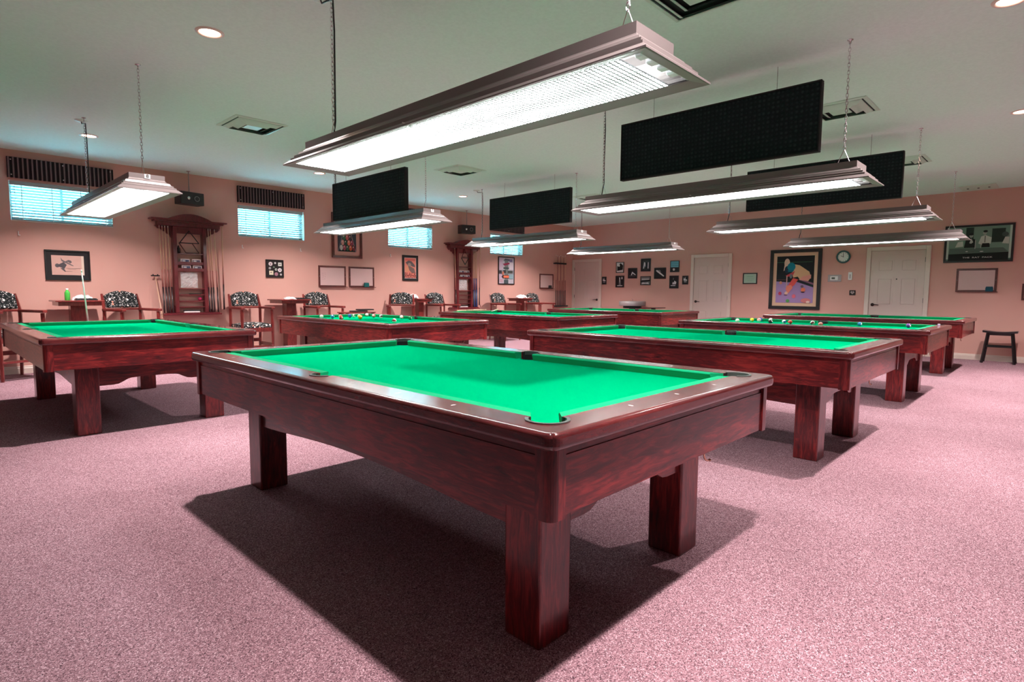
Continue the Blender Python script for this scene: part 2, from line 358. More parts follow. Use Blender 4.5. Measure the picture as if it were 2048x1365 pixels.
for n, (a, b) in enumerate(WIN):
    lab = 'dark pleated striped fabric valance above the ' + POSN[n]
    if va0 is None:
        va0 = thing('valance', lab, 'valance', (a-.01, CY1, 2.75), 0, 'striped valances over the high windows')
        v = MB(); n_p = 24; wdt = 1.235; pts = []
        for k in range(n_p*8+1):
            t = k/(n_p*8); ph = (k % 8)/8; pts.append((t*wdt, -.05-.014*math.sin(2*PI*ph), ph))
        for p, q in zip(pts, pts[1:]):
            v.quad([(p[0], p[1], 0), (q[0], q[1], 0), (q[0], q[1], .285), (p[0], p[1], .285)], 'valance_stripe' if .1 < p[2] < .45 else 'valance_dark')
        for x0, x1 in ((0, .003), (wdt-.003, wdt)): v.box(x0, x1, -.05, 0, 0, .285, 'valance_dark')
        v.box(0, wdt, -.05, 0, .28, .285, 'valance_dark')
        v.build('pleated_fabric', va0)
        for x in (.04, wdt/2, wdt-.04):
            for z in (.04, .245): MB().lathe([(0, .006), (.007, .004), (.009, 0)], 'stud', 8).xf(Matrix.Translation((x, -.066, z)) @ Matrix.Rotation(PI/2, 4, 'X')).build('stud', va0)
        remember(va0)
    else: dup(va0, (a-.01, CY1, 2.765), None, lab, 'striped valances over the high windows')
cl0 = None
for k, (x, w_) in enumerate(((-.07, 'under the leftmost window'), (2.99, 'under the left end of the second window'), (4.08, 'under the right end of the second window'), (6.13, 'left of and above the BLACK WIDOW poster'))):
    lab = 'small clear cord cleat on the wall ' + w_
    if cl0 is None:
        cl0 = MB().box(-.005, .005, -.02, 0, -.03, .03, 'white', .002).box(-.005, .02, -.024, -.016, -.03, -.02, 'white').build('cord_cleat'); cl0.location = (x, CY1, 1.99)
        tag(cl0, lab, 'cleat', 'blind cord cleats on the wall')
    else:
        o = cl0.copy(); COL.objects.link(o); o.location = (x, CY1, 1.99); o['label'] = lab

# ---------------------------------------------------------------- ceiling fittings
def can(x, y, lab):
    t = thing('recessed_ceiling_light', lab, 'light', (x, y, CH), 0, 'recessed ceiling lights')
    MB().lathe([(.072, -.002), (.078, -.010), (.098, -.006), (.10, 0)], 'can_trim', 28).build('trim_ring', t)
    MB().lathe([(0, -.001), (.072, -.002)], 'can_glow', 24).build('lens', t)
    ld = bpy.data.lights.new('can_lamp', 'AREA'); ld.shape = 'DISK'; ld.size = .11; ld.spread = math.radians(118); ld.energy = CAN_W; ld.color = (1, .88, .85)
    lo = bpy.data.objects.new('can_lamp', ld); COL.objects.link(lo); lo.parent = t; lo.location = (0, 0, -.014)
SEEN = {(.5, 3.8): 'large glowing recessed light in the ceiling at upper left, nearest one', (.5, 8.05): 'glowing recessed light behind the cord of the lamp numbered 8',
        (3.6, 8.03): 'glowing recessed light just below the left end of the big front lamp', (6.7, 8.0): 'glowing recessed light between the two leftmost hanging black panels',
        (7.03, -.5): 'glowing recessed light at the right edge of the ceiling', (3.93, -.57): 'glowing recessed light at the upper right corner of the ceiling'}
for y in (-.5, 3.8, 8.03):
    for x in (.5, 3.6, 6.7, 9.8):
        q = [k for k in SEEN if abs(k[0]-x) < .5 and abs(k[1]-y) < .2]
        if q: can(*q[0], SEEN[q[0]])
        else: can(x, y, {(3.6, 3.8): 'recessed ceiling light hidden above the big front lamp', (6.7, 3.8): 'recessed ceiling light behind the nearest black panel', (9.8, 3.8): 'recessed ceiling light between the two farthest rows of lamps', (9.8, 8.03): 'recessed ceiling light near the far left corner', (9.8, -.5): 'recessed ceiling light just outside the right edge'}.get((x, y), 'recessed ceiling light over the front right floor'))
vt0 = None
for x, y, lab in ((1.72, 6.05, 'square ceiling air vent left of the big front lamp'), (2.43, .87, 'square ceiling air vent at the top edge, above the big front lamp'), (5.0, 6.13, 'square ceiling air vent above the left pair of black panels'),
                  (8.5, 6.1, 'small far square ceiling vent between the third lamp cord and the far left panel'), (5.68, .87, 'square ceiling air vent right of the nearest black panel'), (8.9, .87, 'square ceiling air vent right of the second black panel')):
    if vt0 is None:
        vt0 = thing('ceiling_vent', lab, 'vent', (x, y, CH), 0, 'square ceiling air vents')
        def ring(a, b, za, zb, m='vent_white'):
            q = MB(); A = [(-a, -a, za), (a, -a, za), (a, a, za), (-a, a, za)]; B = [(-b, -b, zb), (b, -b, zb), (b, b, zb), (-b, b, zb)]
            for k in range(4):
                j = (k+1) % 4; q.quad([A[k], A[j], B[j], B[k]], m); q.quad([(p[0], p[1], p[2]+.004) for p in (B[k], B[j], A[j], A[k])], m)
            return q
        ring(.30, .265, -.004, -.012).build('frame', vt0)
        MB().box(-.265, .265, -.265, .265, -.004, -.002, 'vent_dark').build('backing', vt0)
        ring(.245, .195, -.010, -.04).build('louvre', vt0); ring(.17, .12, -.012, -.042).build('louvre', vt0)
        MB().box(-.09, .09, -.09, .09, -.03, -.026, 'vent_white').build('centre_plate', vt0)
        remember(vt0)
    else: dup(vt0, (x, y, CH), None, lab)
g = thing('ceiling_grille', 'flat white rectangular ceiling grille near the back wall at right', 'grille', (12.2, .3, CH))
MB().box(-.33, .33, -.26, .26, -.012, 0, 'vent_white', .004).build('frame', g)
for k in range(3): MB().box(-.02, .02, -.16+k*.15, -.13+k*.15, -.02, -.012, 'vent_dark', .002).build('clip', g)

# ---------------------------------------------------------------- hanging table lamps
def chain(L, n_seg=None):
    q = MB(); k = 0; z = 0; st = .028
    while z < L-.01:
        pts = []
        for j in range(9):
            t = 2*PI*j/8; a, b = .0085*math.cos(t), .019*math.sin(t)
            pts.append((a, 0, z+.014+b) if k % 2 else (0, a, z+.014+b))
        q.tube(pts, .0022, 'chrome', 4, cap=False); z += st; k += 1
    return q
LW, LL = .24, 1.35
def rect(q, a, b, za, zb, m):
    A = [(x*a, y*(LL-(LW-a)), za) for x, y in ((-1, -1), (1, -1), (1, 1), (-1, 1))]; B = [(x*b, y*(LL-(LW-b)), zb) for x, y in ((-1, -1), (1, -1), (1, 1), (-1, 1))]
    for k in range(4):
        j = (k+1) % 4; q.quad([A[k], A[j], B[j], B[k]], m)
def make_lamp(lab, loc, plate=None, fullcord=True):
    x, y, z = loc; t = thing('billiard_lamp', lab, 'lamp', loc, 0, 'fluorescent lamps hanging over the pool tables')
    q = MB(); pr = [(.24, 0), (.24, .007), (.212, .030), (.205, .030), (.205, .044), (.188, .050), (.188, .063), (.172, .068), (.165, .084), (.148, .092), (.138, .102), (.135, .108), (.135, .150)]
    for (a, za), (b, zb) in zip(pr, pr[1:]): rect(q, a, b, za, zb, 'shade_metal')
    e = LL-.105; q.quad([(-.135, -e, .15), (.135, -e, .15), (.135, e, .15), (-.135, e, .15)], 'shade_metal')
    q.build('shade', t)
    q = MB(); rect(q, .239, .232, 0, .0, 'shade_metal'); rect(q, .232, .180, 0, .013, 'shade_inner'); q.build('reflector', t)
    e = LL-(LW-.180)
    MB().box(-.180, .180, -e+.085, e, .0135, .018, 'prismatic_lens').build('lens', t)
    b_ = MB().box(-.160, .160, -e, -e+.085, .066, .069, 'socket_white'); b_.box(-.175, .175, -e, -e+.004, .014, .066, 'socket_white')
    b_.build('end_tray', t)
    for sx in (-.11, -.035, .04, .115): MB().box(sx-.022, sx+.022, -e+.012, -e+.055, .024, .066, 'socket_white', .006).box(sx+.022, sx+.036, -e+.02, -e+.05, .034, .066, 'socket_brown').build('tube_socket', t)
    MB().tube([(-.20, 0, .0), (-.215, .01, .012), (-.235, .03, .02)], .004, 'white', 6).build('latch', t)
    top = CH-z; zt = .15
    for yy, cord in ((1.12, True), (-1.12, False)):
        c = chain(top-zt-.13).xf(Matrix.Translation((0, yy, zt+.12))).build('chain', t)
        w = MB().tube([(-.0, yy-.05, zt), (0, yy, zt+.125)], .002, 'chrome', 4).tube([(0, yy+.05, zt), (0, yy, zt+.125)], .002, 'chrome', 4).build('chain_hanger', t)
        MB().lathe([(0, top), (.022, top), (.022, top-.004), (.006, top-.008), (.004, top-.03)], 'chrome', 12, (0, yy, 0)).build('ceiling_hook', t)
        if cord:
            MB().tube([(.012, yy+.03, zt), (.014, yy, zt+.14), (.018, yy+.004, zt+.4), (.016, yy-.004, top-.25), (.012, yy, top-.06), (.0, yy+.06, top-.05), (.0, yy+.12, top-.045), (0, yy+.14, top-.012)], .0055, 'black', 6).build('power_cord', t)
            MB().lathe([(0, top-.02), (.03, top-.018), (.062, top-.006), (.066, top)], 'vent_white', 20, (0, yy+.15, 0)).build('canopy_plate', t)
    if plate:
        MB().box(-.022, .022, -LL+.098, -LL+.104, .112, .148, 'white').build('number_plate', t)
        text_mesh(plate, .04, 'black', t, (0, -LL+.097, .130), 'number', bold=.0012)
    return t
TAB = {'A': (0, 0), 'B': (-.517, 4.594), 'C': (3.072, .019), 'D': (6.258, .053), 'E': (9.472, .089), 'F': (2.574, 4.60), 'G': (5.608, 4.567), 'H': (8.826, 4.651)}
LZ = {'A': 2.03, 'B': 2.05, 'C': 2.055, 'D': 2.09, 'E': 2.08, 'F': 2.085, 'G': 2.07, 'H': 2.09}
LLAB = {'A': ('big fluorescent lamp with a gridded lens hanging over the nearest pool table', None), 'B': ('hanging lamp with the plate 8 on its end, over the left table', '8'),
        'C': ('long lamp under the nearest black panel, over the right-hand front table', None), 'D': ('long lamp hanging second from the back wall over the right rear table with balls', None),
        'E': ('farthest right lamp, its end overlapping the black and white photo', None), 'F': ('hanging lamp with the plate 7, in front of the picture of racked balls', '7'),
        'G': ('hanging lamp with the plate 6, crossing the top of the second cue rack', '6'), 'H': ('dark farthest left lamp with the plate 5, above the first door', '5')}
for k, (x, y) in TAB.items(): make_lamp(LLAB[k][0], (x+.815, y+1.45, LZ[k]), LLAB[k][1])

# acoustic panels
def panel(x, y0, y1, z0, z1, lab):
    t = thing('acoustic_panel', lab, 'panel', (x, (y0+y1)/2, z0), 0, 'black foam sound panels hanging from the ceiling'); h = (y1-y0)/2; H = z1-z0
    MB().box(-.022, .022, -h+.012, h-.012, .012, H-.012, 'acoustic_foam').build('foam_face', t)
    f = MB()
    for a, b, c, d in ((-h, h, 0, .012), (-h, h, H-.012, H), (-h, -h+.012, .012, H-.012), (h-.012, h, .012, H-.012)): f.box(-.03, .03, a, b, c, d, 'foam_edge', .003)
    f.build('frame', t)
    for s in (-1, 1): MB().tube([(0, s*h*.62, H-.005), (0, s*h*.62, CH-z0)], .0018, 'black', 4).build('wire', t)
panel(4.06, .575, 2.48, 2.375, 2.945, 'largest black foam panel hanging nearest, upper right')
panel(7.0, .516, 2.345, 2.35, 2.895, 'black foam panel partly behind the second right-hand lamp')
panel(3.35, 5.28, 7.12, 2.26, 2.81, 'black foam panel hanging behind the left end of the big lamp')
panel(6.25, 4.86, 6.72, 2.335, 2.89, 'black foam panel hanging left of centre, farthest one')

# ---------------------------------------------------------------- pool tables
TL, TW, RH = 2.90, 1.63, .835
RWD, PC, PR, SP, SR = .13, .135, .062, .120, .060
def arc(cx, cy, r, a0, a1, n=10): return [(cx+r*math.cos(a0+(a1-a0)*k/n), cy+r*math.sin(a0+(a1-a0)*k/n)) for k in range(n+1)]
def rail_outline(L, side):
    R = .04; pts = []
    # outer corner at (0,0): half round from diagonal to side
    pts += arc(R, R, R, 1.25*PI, PI, 3)
    pts += arc(R, L-R, R, PI, .75*PI, 3)
    a_ = PC-PR/math.sqrt(2)
    t1 = math.atan2(math.sqrt(PR**2-(RWD-PC)**2), RWD-PC)
    pts += arc(PC, L-PC, PR, .75*PI, 2*PI-t1, 8)[0:]
    if side:
        dy = math.sqrt(SR**2-(RWD-SP)**2); t2 = math.atan2(dy, RWD-SP)
        pts += arc(SP, L/2, SR, t2, 2*PI-t2, 12)
    pts += arc(PC, PC, PR, t1, 1.25*PI, 8)
    return pts
def xform2(pts, f): return [f(p) for p in pts]
def pool_table(lab, loc):
    t = thing('pool_table', lab, 'pool table', (*loc, 0), 0, 'mahogany pool tables with green cloth')
    rp = rail_outline(TL, True); ep = rail_outline(TW, False)
    def rail(pts, f, m):
        o = set()
        P2 = [f(p) for p in pts]; outer = {f(p) for p in pts if p[0] < .0400001}
        MB().prism(P2, RH-.052, RH, 'z', m, bev=lambda p: p in outer, bz=.015).build('rail', t)
    rail(rp, lambda p: (p[0], p[1]), 'rail_y'); rail(rp, lambda p: (TW-p[0], p[1]), 'rail_y')
    rail(ep, lambda p: (p[1], p[0]), 'rail_x'); rail(ep, lambda p: (p[1], TL-p[0]), 'rail_x')
    # sights joined: small inlays
    s = MB()
    def sight(x, y, ax):
        a, b = (.013, .005) if ax == 'y' else (.005, .013)
        s.quad([(x-a, y, RH+.0006), (x, y-b, RH+.0006), (x+a, y, RH+.0006), (x, y+b, RH+.0006)], 'sight')
    for k in (1, 2, 3, 5, 6, 7):
        for x in (.075, TW-.075): sight(x, .18+k*2.54/8, 'y')
    for k in (1, 2, 3):
        for y in (.075, TL-.075): sight(.18+k*1.27/4, y, 'x')
    s.build('sights', t, kind='stuff')
    # bed of cloth with pocket notches
    o = .128; bz = .795
    def crn(cx, cy, a0): return arc(cx, cy, PR, a0, a0-PI*.5, 8)
    b = [(o, PC+PR), ]
    pts = []
    pts += arc(PC, PC, PR, .5*PI, 0, 6); pts += arc(TW-PC, PC, PR, PI, .5*PI, 6)
    pts += arc(TW-SP, TL/2, SR, -.5*PI-.0, -1.5*PI, 10)
    pts += arc(TW-PC, TL-PC, PR, -.5*PI, -PI, 6); pts += arc(PC, TL-PC, PR, 0, -.5*PI, 6)
    pts += arc(SP, TL/2, SR, .5*PI, -.5*PI, 10)
    MB().prism(pts, bz-.03, bz, 'z', 'felt').build('cloth_bed', t)
    # cushions
    def cushion(y0, y1, e0, e1, f):
        q = MB(); secs = []
        for yy, ee, sg in ((y0, e0, 1), (y1, e1, -1)):
            secs.append([f((.13, yy, RH-.002)), f((.175, yy+sg*ee*.95, RH)), f((.180, yy+sg*ee, RH-.006)), f((.168, yy+sg*ee*.8, bz)), f((.13, yy, bz))])
        A = [q.bm.verts.new(v) for v in secs[0]]; B = [q.bm.verts.new(v) for v in secs[1]]; mi = q.mi('felt_side')
        fs = [q.bm.faces.new(A), q.bm.faces.new(B[::-1])]
        for k in range(5): fs.append(q.bm.faces.new((A[k], B[k], B[(k+1) % 5], A[(k+1) % 5])))
        for ff in fs: ff.material_index = mi
        bmesh.ops.recalc_face_normals(q.bm, faces=fs); q.build('cushion', t)
    for fx in (lambda p: p, lambda p: (TW-p[0], p[1], p[2])):
        cushion(.197, TL/2-.062, .045, .012, fx); cushion(TL/2+.062, TL-.197, .012, .045, fx)
    for fy in (lambda p: (p[1], p[0], p[2]), lambda p: (p[1], TL-p[0], p[2])): cushion(.197, TW-.197, .045, .045, fy)
    # pockets
    for cx, cy, r, am in ((PC, PC, PR, 1.25), (TW-PC, PC, PR, 1.75), (TW-PC, TL-PC, PR, .25), (PC, TL-PC, PR, .75), (SP, TL/2, SR, 1), (TW-SP, TL/2, SR, 0)):
        q = MB(); N_ = 16; sp_ = .80
        A = arc(cx, cy, r-.001, (am-sp_)*PI, (am+sp_)*PI, N_)
        for p, n_ in zip(A, A[1:]):
            zt = lambda v: RH-.001 if (v[0] < RWD+.004 or v[0] > TW-RWD-.004 or v[1] < RWD+.004 or v[1] > TL-RWD-.004) else bz-.004
            z_ = min(zt(p), zt(n_)); q.quad([(p[0], p[1], .70), (n_[0], n_[1], .70), (n_[0], n_[1], z_), (p[0], p[1], z_)], 'pocket_dark')
        q.prism(arc(cx, cy, r, 0, 2*PI-.3, 16), .695, .70, 'z', 'pocket_dark')
        pk = q.build('pocket', t)
        q = MB(); sp_ = .60 if am in (.25, .75, 1.25, 1.75) else .42
        I = arc(cx, cy, r-.004, (am-sp_)*PI, (am+sp_)*PI, N_); O = arc(cx, cy, r+.007, (am-sp_)*PI, (am+sp_)*PI, N_)
        for k in range(N_):
            for za, zb, X, Y_ in ((RH+.003, RH+.003, I, O), (RH-.02, RH+.003, I, I), (RH-.0, RH+.003, O, O)):
                q.quad([(X[k][0], X[k][1], za), (X[k+1][0], X[k+1][1], za), (Y_[k+1][0], Y_[k+1][1], zb), (Y_[k][0], Y_[k][1], zb)], 'pocket_rubber')
        q.build('pocket_rim', pk)
    # skirts with rounded corner posts
    z0, z1, i_ = .582, RH-.05, .022
    for x in (i_+.008, TW-i_-.026): MB().box(x, x+.018, i_+.06, TL-i_-.06, z0, z1-.028, 'mahogany_y').box(x+(.004 if x < .5 else -.004), x+.018+(.004 if x < .5 else -.004), i_+.06, TL-i_-.06, z1-.028, z1, 'pocket_dark' if 0 else 'mahogany_y').build('side_panel', t)
    for y in (i_+.008, TL-i_-.026): MB().box(i_+.06, TW-i_-.06, y, y+.018, z0, z1-.028, 'mahogany_x').box(i_+.06, TW-i_-.06, y+(.004 if y < .5 else -.004), y+.018+(.004 if y < .5 else -.004), z1-.028, z1, 'mahogany_x').build('end_panel', t)
    for sx in (0, 1):
        for sy in (0, 1):
            P_ = arc(.03, .03, .03, 1.5*PI, PI, 6)+[(0, .062), (.03, .062), (.03, .03), (.062, .03), (.062, 0)]
            P_ = [(TW-i_-p[0] if sx else i_+p[0], TL-i_-p[1] if sy else i_+p[1]) for p in P_]
            MB().prism(P_, z0-.006, z1, 'z', 'mahogany_z').build('corner_post', t)
    MB().box(.06, TW-.06, .06, TL-.06, .74, .764, 'black_soft').build('slate_frame', t)
    # legs and shaped aprons
    ix, iy, lw = .2414, .25, .1665
    for x in (ix, TW-ix-lw):
        for y in (iy, TL-iy-lw): MB().box(x, x+lw, y, y+lw, 0, .74, 'mahogany_z', .008, 2).build('leg', t)
    def ogee(a, b):
        L = b-a; p = [(a, .74), (a, .40), (a+.10, .40), (a+.14, .405), (a+.18, .425), (a+.205, .44), (a+.23, .447), (a+.30, .452)]
        return p+[(a+b-x, z) for x, z in p[::-1]]
    a_, b_ = iy+lw, TL-iy-lw; bow = [(a_, .74), (a_, .395)]+[(a_+(b_-a_)*k/20, .395+.043*math.sin(PI*k/20)**1.5) for k in range(1, 20)]+[(b_, .395), (b_, .74)]
    for x in (ix+.02, TW-ix-.05): MB().prism(bow, x, x+.03, 'x', 'mahogany_y').build('apron', t)
    for y in (iy+.02, TL-iy-.05): MB().prism(ogee(ix+lw, TW-ix-lw), y, y+.03, 'y', 'mahogany_x').build('apron', t)
    hk = [(1.30+.055*math.cos(a), .16, .50+.04*math.sin(a)) for a in [math.radians(100+k*22) for k in range(9)]]
    MB().tube([(1.30, .16, .60)]+[(1.29, .16, .555)]+hk, .0045, 'brass', 8).lathe([(0, -.008), (.008, 0), (0, .008)], 'brass', 8, hk[-1]).build('bridge_hook', t)
    return t
TLAB = {'A': 'large nearest mahogany pool table with empty green cloth in the foreground', 'B': 'mahogany pool table at far left with empty cloth under the lamp numbered 8', 'C': 'mahogany pool table with empty cloth just behind the nearest one to the right',
        'D': 'right-hand pool table with balls and a chalk cube on its rail', 'E': 'farthest right pool table beside the black stool, empty cloth', 'F': 'pool table with balls scattered on it behind the nearest table, by the left wall',
        'G': 'pool table with two cues laid across its left end, near the second cue rack', 'H': 'farthest pool table in front of the first door, empty cloth'}
t0 = pool_table(TLAB['A'], TAB['A']); remember(t0)
for k in 'BCDEFGH':
    dup(t0, (*TAB[k], 0), None, TLAB[k])

# ---------------------------------------------------------------- balls
BC = {'yellow': (.80, .50, .02), 'blue': (.01, .08, .35), 'red': (.60, .03, .02), 'purple': (.12, .03, .22), 'orange': (.80, .20, .04), 'green': (.0, .22, .06), 'maroon': (.25, .02, .04), 'black': (.01, .01, .01), 'white': (.85, .80, .74), 'sky': (.02, .25, .50), 'pink': (.75, .22, .20)}
for k, c in BC.items(): mat('ball_'+k, c, .1, coat=.4)
def ball_mesh(col, stripe):
    b = MB(); b.mi('ball_white'); c = b.mi('ball_'+col)
    bmesh.ops.create_uvsphere(b.bm, u_segments=24, v_segments=14, radius=.0286)
    for f in b.bm.faces:
        f.smooth = True; n = f.calc_center_median().normalized(); f.material_index = 0 if (stripe and abs(n.z) > .5) or n.x > .93 or n.x < -.93 else c
    return b
bm_cache = {}
def ball(col, stripe, x, y, lab, group, z=.795):
    if (col, stripe) not in bm_cache:
        o = ball_mesh(col, stripe).build('pool_ball'); bm_cache[(col, stripe)] = o.data
    else:
        o = bpy.data.objects.new('pool_ball', bm_cache[(col, stripe)]); COL.objects.link(o)
    o.location = (x, y, z+.0288); o.rotation_euler = (random.uniform(-.8, .8), random.uniform(-.8, .8), random.uniform(0, 6.28)); tag(o, lab, 'ball', group)
gF = 'balls scattered on the table by the left wall'; gD = 'balls scattered on the right-hand table'
for c, s, x, y, w_ in (('white', 0, 3.088, 7.093, 'cream cue ball, leftmost on the table by the left wall'), ('sky', 0, 3.215, 6.997, 'light blue ball, second from the left on the left wall table'), ('red', 1, 3.308, 6.926, 'red striped ball, third from the left on the left wall table'),
      ('blue', 0, 3.505, 7.002, 'dark blue ball left of the green and yellow cluster'), ('green', 1, 3.603, 7.044, 'green striped ball at the left of the yellow cluster'), ('yellow', 1, 3.583, 6.85, 'yellow striped ball in the middle of the cluster by the far rail'),
      ('orange', 0, 3.513, 6.70, 'amber ball between the two yellow balls of the cluster'), ('yellow', 0, 3.405, 6.531, 'yellow ball at the right front of the cluster'), ('orange', 1, 3.96, 7.24, 'orange striped ball resting near the far corner pocket'),
      ('pink', 0, 3.847, 6.862, 'pinkish ball right of the far corner pocket on the left wall table'), ('black', 1, 3.785, 6.566, 'black and white ball near the middle of the left wall table'), ('pink', 1, 3.94, 6.25, 'salmon ball by the far cushion, right of the black ball'),
      ('maroon', 1, 3.245, 5.433, 'dark maroon striped ball nearest the viewer on the left wall table'), ('green', 0, 3.882, 5.959, 'green and white ball left of the side pocket, rightmost of the scattered balls'), ('red', 0, 3.05, 6.45, 'small red ball half hidden by the near rail of the left wall table')):
    ball(c, s, x, y, w_, gF)
for c, s, x, y, w_ in (('white', 0, 7.041, 2.428, 'white ball, leftmost on the right-hand table'), ('yellow', 0, 7.45, 2.38, 'yellow ball at the left of the tight cluster on the right-hand table'), ('pink', 1, 7.461, 2.283, 'pink and white ball in front of the tight cluster'),
      ('blue', 0, 7.64, 2.33, 'dark blue ball behind the pink one in the cluster'), ('green', 1, 7.64, 2.18, 'pale green striped ball right of the cluster'), ('black', 0, 7.13, 2.0, 'black ball low behind the near rail, right of the pale green one'),
      ('blue', 1, 7.213, 1.848, 'blue and white striped ball left of the red and white one'), ('red', 0, 7.19, 1.76, 'red ball in the middle left of the right-hand table'), ('maroon', 1, 7.244, 1.491, 'maroon and white ball left of the side pocket'),
      ('pink', 0, 6.912, 1.298, 'pink ball half hidden behind the near rail below the side pocket'), ('sky', 0, 7.408, .968, 'blue ball alone right of the side pocket'), ('purple', 0, 7.507, .452, 'purple ball at the right end of the cloth')):
    ball(c, s, x, y, w_, gD)
o = MB().box(-.012, .012, -.012, .012, 0, .024, 'white', .002).box(-.0121, .0121, -.0121, .0121, .006, .018, 'print_lilac' if 'print_lilac' in MAT else mat('print_lilac', (.25, .12, .35), .6)).build('chalk_cube')
o.location = (7.463, .197-.06, RH+.001); tag(o, 'small white and violet chalk cube on the rail of the right-hand table', 'chalk')

# ---------------------------------------------------------------- cues
def cue(lab, tip, butt, dark='cue_dark', light='cue_light', group=None, L=None):
    tip, butt = Vector(tip), Vector(butt); d = tip-butt; ln = d.length
    q = MB(); q.tube([(0, 0, 0), (0, 0, .02), (0, 0, ln*.30)], [.013, .0145, .0125], dark, 8)
    o = thing('pool_cue', lab, 'cue', butt, 0, group); q.build('butt', o)
    MB().tube([(0, 0, ln*.30), (0, 0, ln*.50)], [.0125, .0105], 'cue_wrap' if dark == 'cue_dark' else dark, 8).build('forearm', o)
    MB().tube([(0, 0, ln*.50), (0, 0, ln-.03)], [.0105, .0062], light, 8).build('shaft', o)
    MB().tube([(0, 0, ln-.03), (0, 0, ln)], [.0062, .006], 'cue_white', 8).build('tip', o)
    o.rotation_mode = 'XYZ'; o.rotation_euler = d.to_track_quat('Z', 'Y').to_euler()
    return o
cue('pale cue leaning on the left table, in front of the framed drawing', (.215, 7.27, 1.43), (.40, 7.87, .003), 'cue_light', 'cue_white')
cue('pale cue lying along the far short rail of the table near the second rack', (6.75, 7.36, .857), (5.85, 7.20, .853), 'cue_light', 'cue_light', 'cues laid across the table')
cue('pale cue lying crosswise from the rail onto the cloth near the second rack', (6.12, 6.55, .857), (7.10, 7.38, .853), 'cue_light', 'cue_white', 'cues laid across the table')

# ---------------------------------------------------------------- chairs
def chair():
    t = thing('spectator_chair', 'tall armchair', 'chair', (0, 0, 0), 0, 'tall upholstered spectator chairs along the left wall'); w = .255; d = .25
    W = 'chair_wood'
    for s in (-1, 1):
        MB().tube([(s*w, d+.05, 0), (s*w, d, .62), (s*w, d, .92), (s*(w-.01), d+.075, 1.14)], [.024, .026, .025, .018], W, 4).build('leg', t)
        MB().tube([(s*w, -d-.015, 0), (s*w, -d, .88)], [.021, .027], W, 4).build('leg', t)
        a = MB().box(s*w-.032, s*w+.032, -d-.06, d+.01, .885, .925, W, .01, 2); a.build('armrest', t)
        MB().box(s*w-.012, s*w+.012, -d, d, .24, .30, W, .003).build('stretcher', t)
        MB().box(s*w-.012, s*w+.012, -d, d, .50, .57, W, .003).build('seat_rail', t)
    MB().box(-w, w, -d-.012, -d+.012, .50, .57, W).build('seat_rail', t)
    MB().box(-w, w, -d-.03, -d+.06, .235, .265, W, .004).build('footrest', t)
    MB().box(-w+.04, w-.04, -d-.032, -d+.03, .265, .268, 'brass').build('foot_plate', t)
    MB().box(-w, w, d-.012, d+.012, .30, .36, W).build('stretcher', t)
    # seat: cushion with a domed top
    q = MB(); nx = 10; G = {}
    for i in range(nx+1):
        for j in range(nx+1):
            u, v = i/nx*2-1, j/nx*2-1; G[i, j] = q.bm.verts.new((u*(w-.01), v*(d+.0)-.01, .625+.035*(1-abs(u)**3)*(1-abs(v)**3)))
    mi = q.mi('billiard_fabric')
    for i in range(nx):
        for j in range(nx):
            f = q.bm.faces.new((G[i, j], G[i+1, j], G[i+1, j+1], G[i, j+1])); f.material_index = mi; f.smooth = True
    q.box(-w+.01, w-.01, -d-.01, d-.01, .565, .625, 'billiard_fabric', .006); q.build('seat', t)
    # back: arched, slightly reclined, padded
    q = MB(); hw = w-.03; P_ = [(-hw, .935), (hw, .935)]
    top = [(hw*math.cos(a)*1.0, 1.115+.075*math.sin(a)) for a in [PI*k/14 for k in range(15)]]
    top = [(hw, 1.10)]+[(hw*(1-2*k/14), 1.125+.07*math.sin(PI*k/14)**.8) for k in range(15)]+[(-hw, 1.10)]
    q.prism(P_+top, -.035, .03, 'y', 'billiard_fabric', bev=lambda p: True, bz=.018, seg=2)
    q.xf(Matrix.Translation((0, d+.0, 0)) @ Matrix.Translation((0, 0, .935)) @ Matrix.Rotation(math.radians(-16), 4, 'X') @ Matrix.Translation((0, 0, -.935)))
    q.build('backrest', t)
    MB().box(-w+.02, w-.02, d-.012, d+.02, .895, .925, W, .004).build('back_rail', t)
    return t
CH_ = [(-.27, 9.22, 22, 'at the far left edge, left of the green bottle table'), (1.13, 9.22, 14, 'between the green bottle table and the first cue rack'), (2.905, 9.22, 0, 'right of the first cue rack, its whole seat in view'),
       (4.26, 9.22, 0, 'below the pair of whiteboards'), (6.03, 9.22, -38, 'turned square to the viewer below the BLACK WIDOW poster'), (7.16, 9.22, 0, 'just left of the second cue rack'),
       (9.19, 9.22, 0, 'below the framed collage poster'), (10.51, 9.22, 0, 'farthest one, right of the last pub table below the small whiteboard')]
ch0 = chair(); remember(ch0)
for k, (x, y, a, w_) in enumerate(CH_):
    lab = 'tall billiard-print armchair ' + w_
    if k == 0: ch0.location = (x, y, 0); ch0.rotation_euler = (0, 0, math.radians(a)); ch0['label'] = lab
    else: dup(ch0, (x, y, 0), math.radians(a), lab)

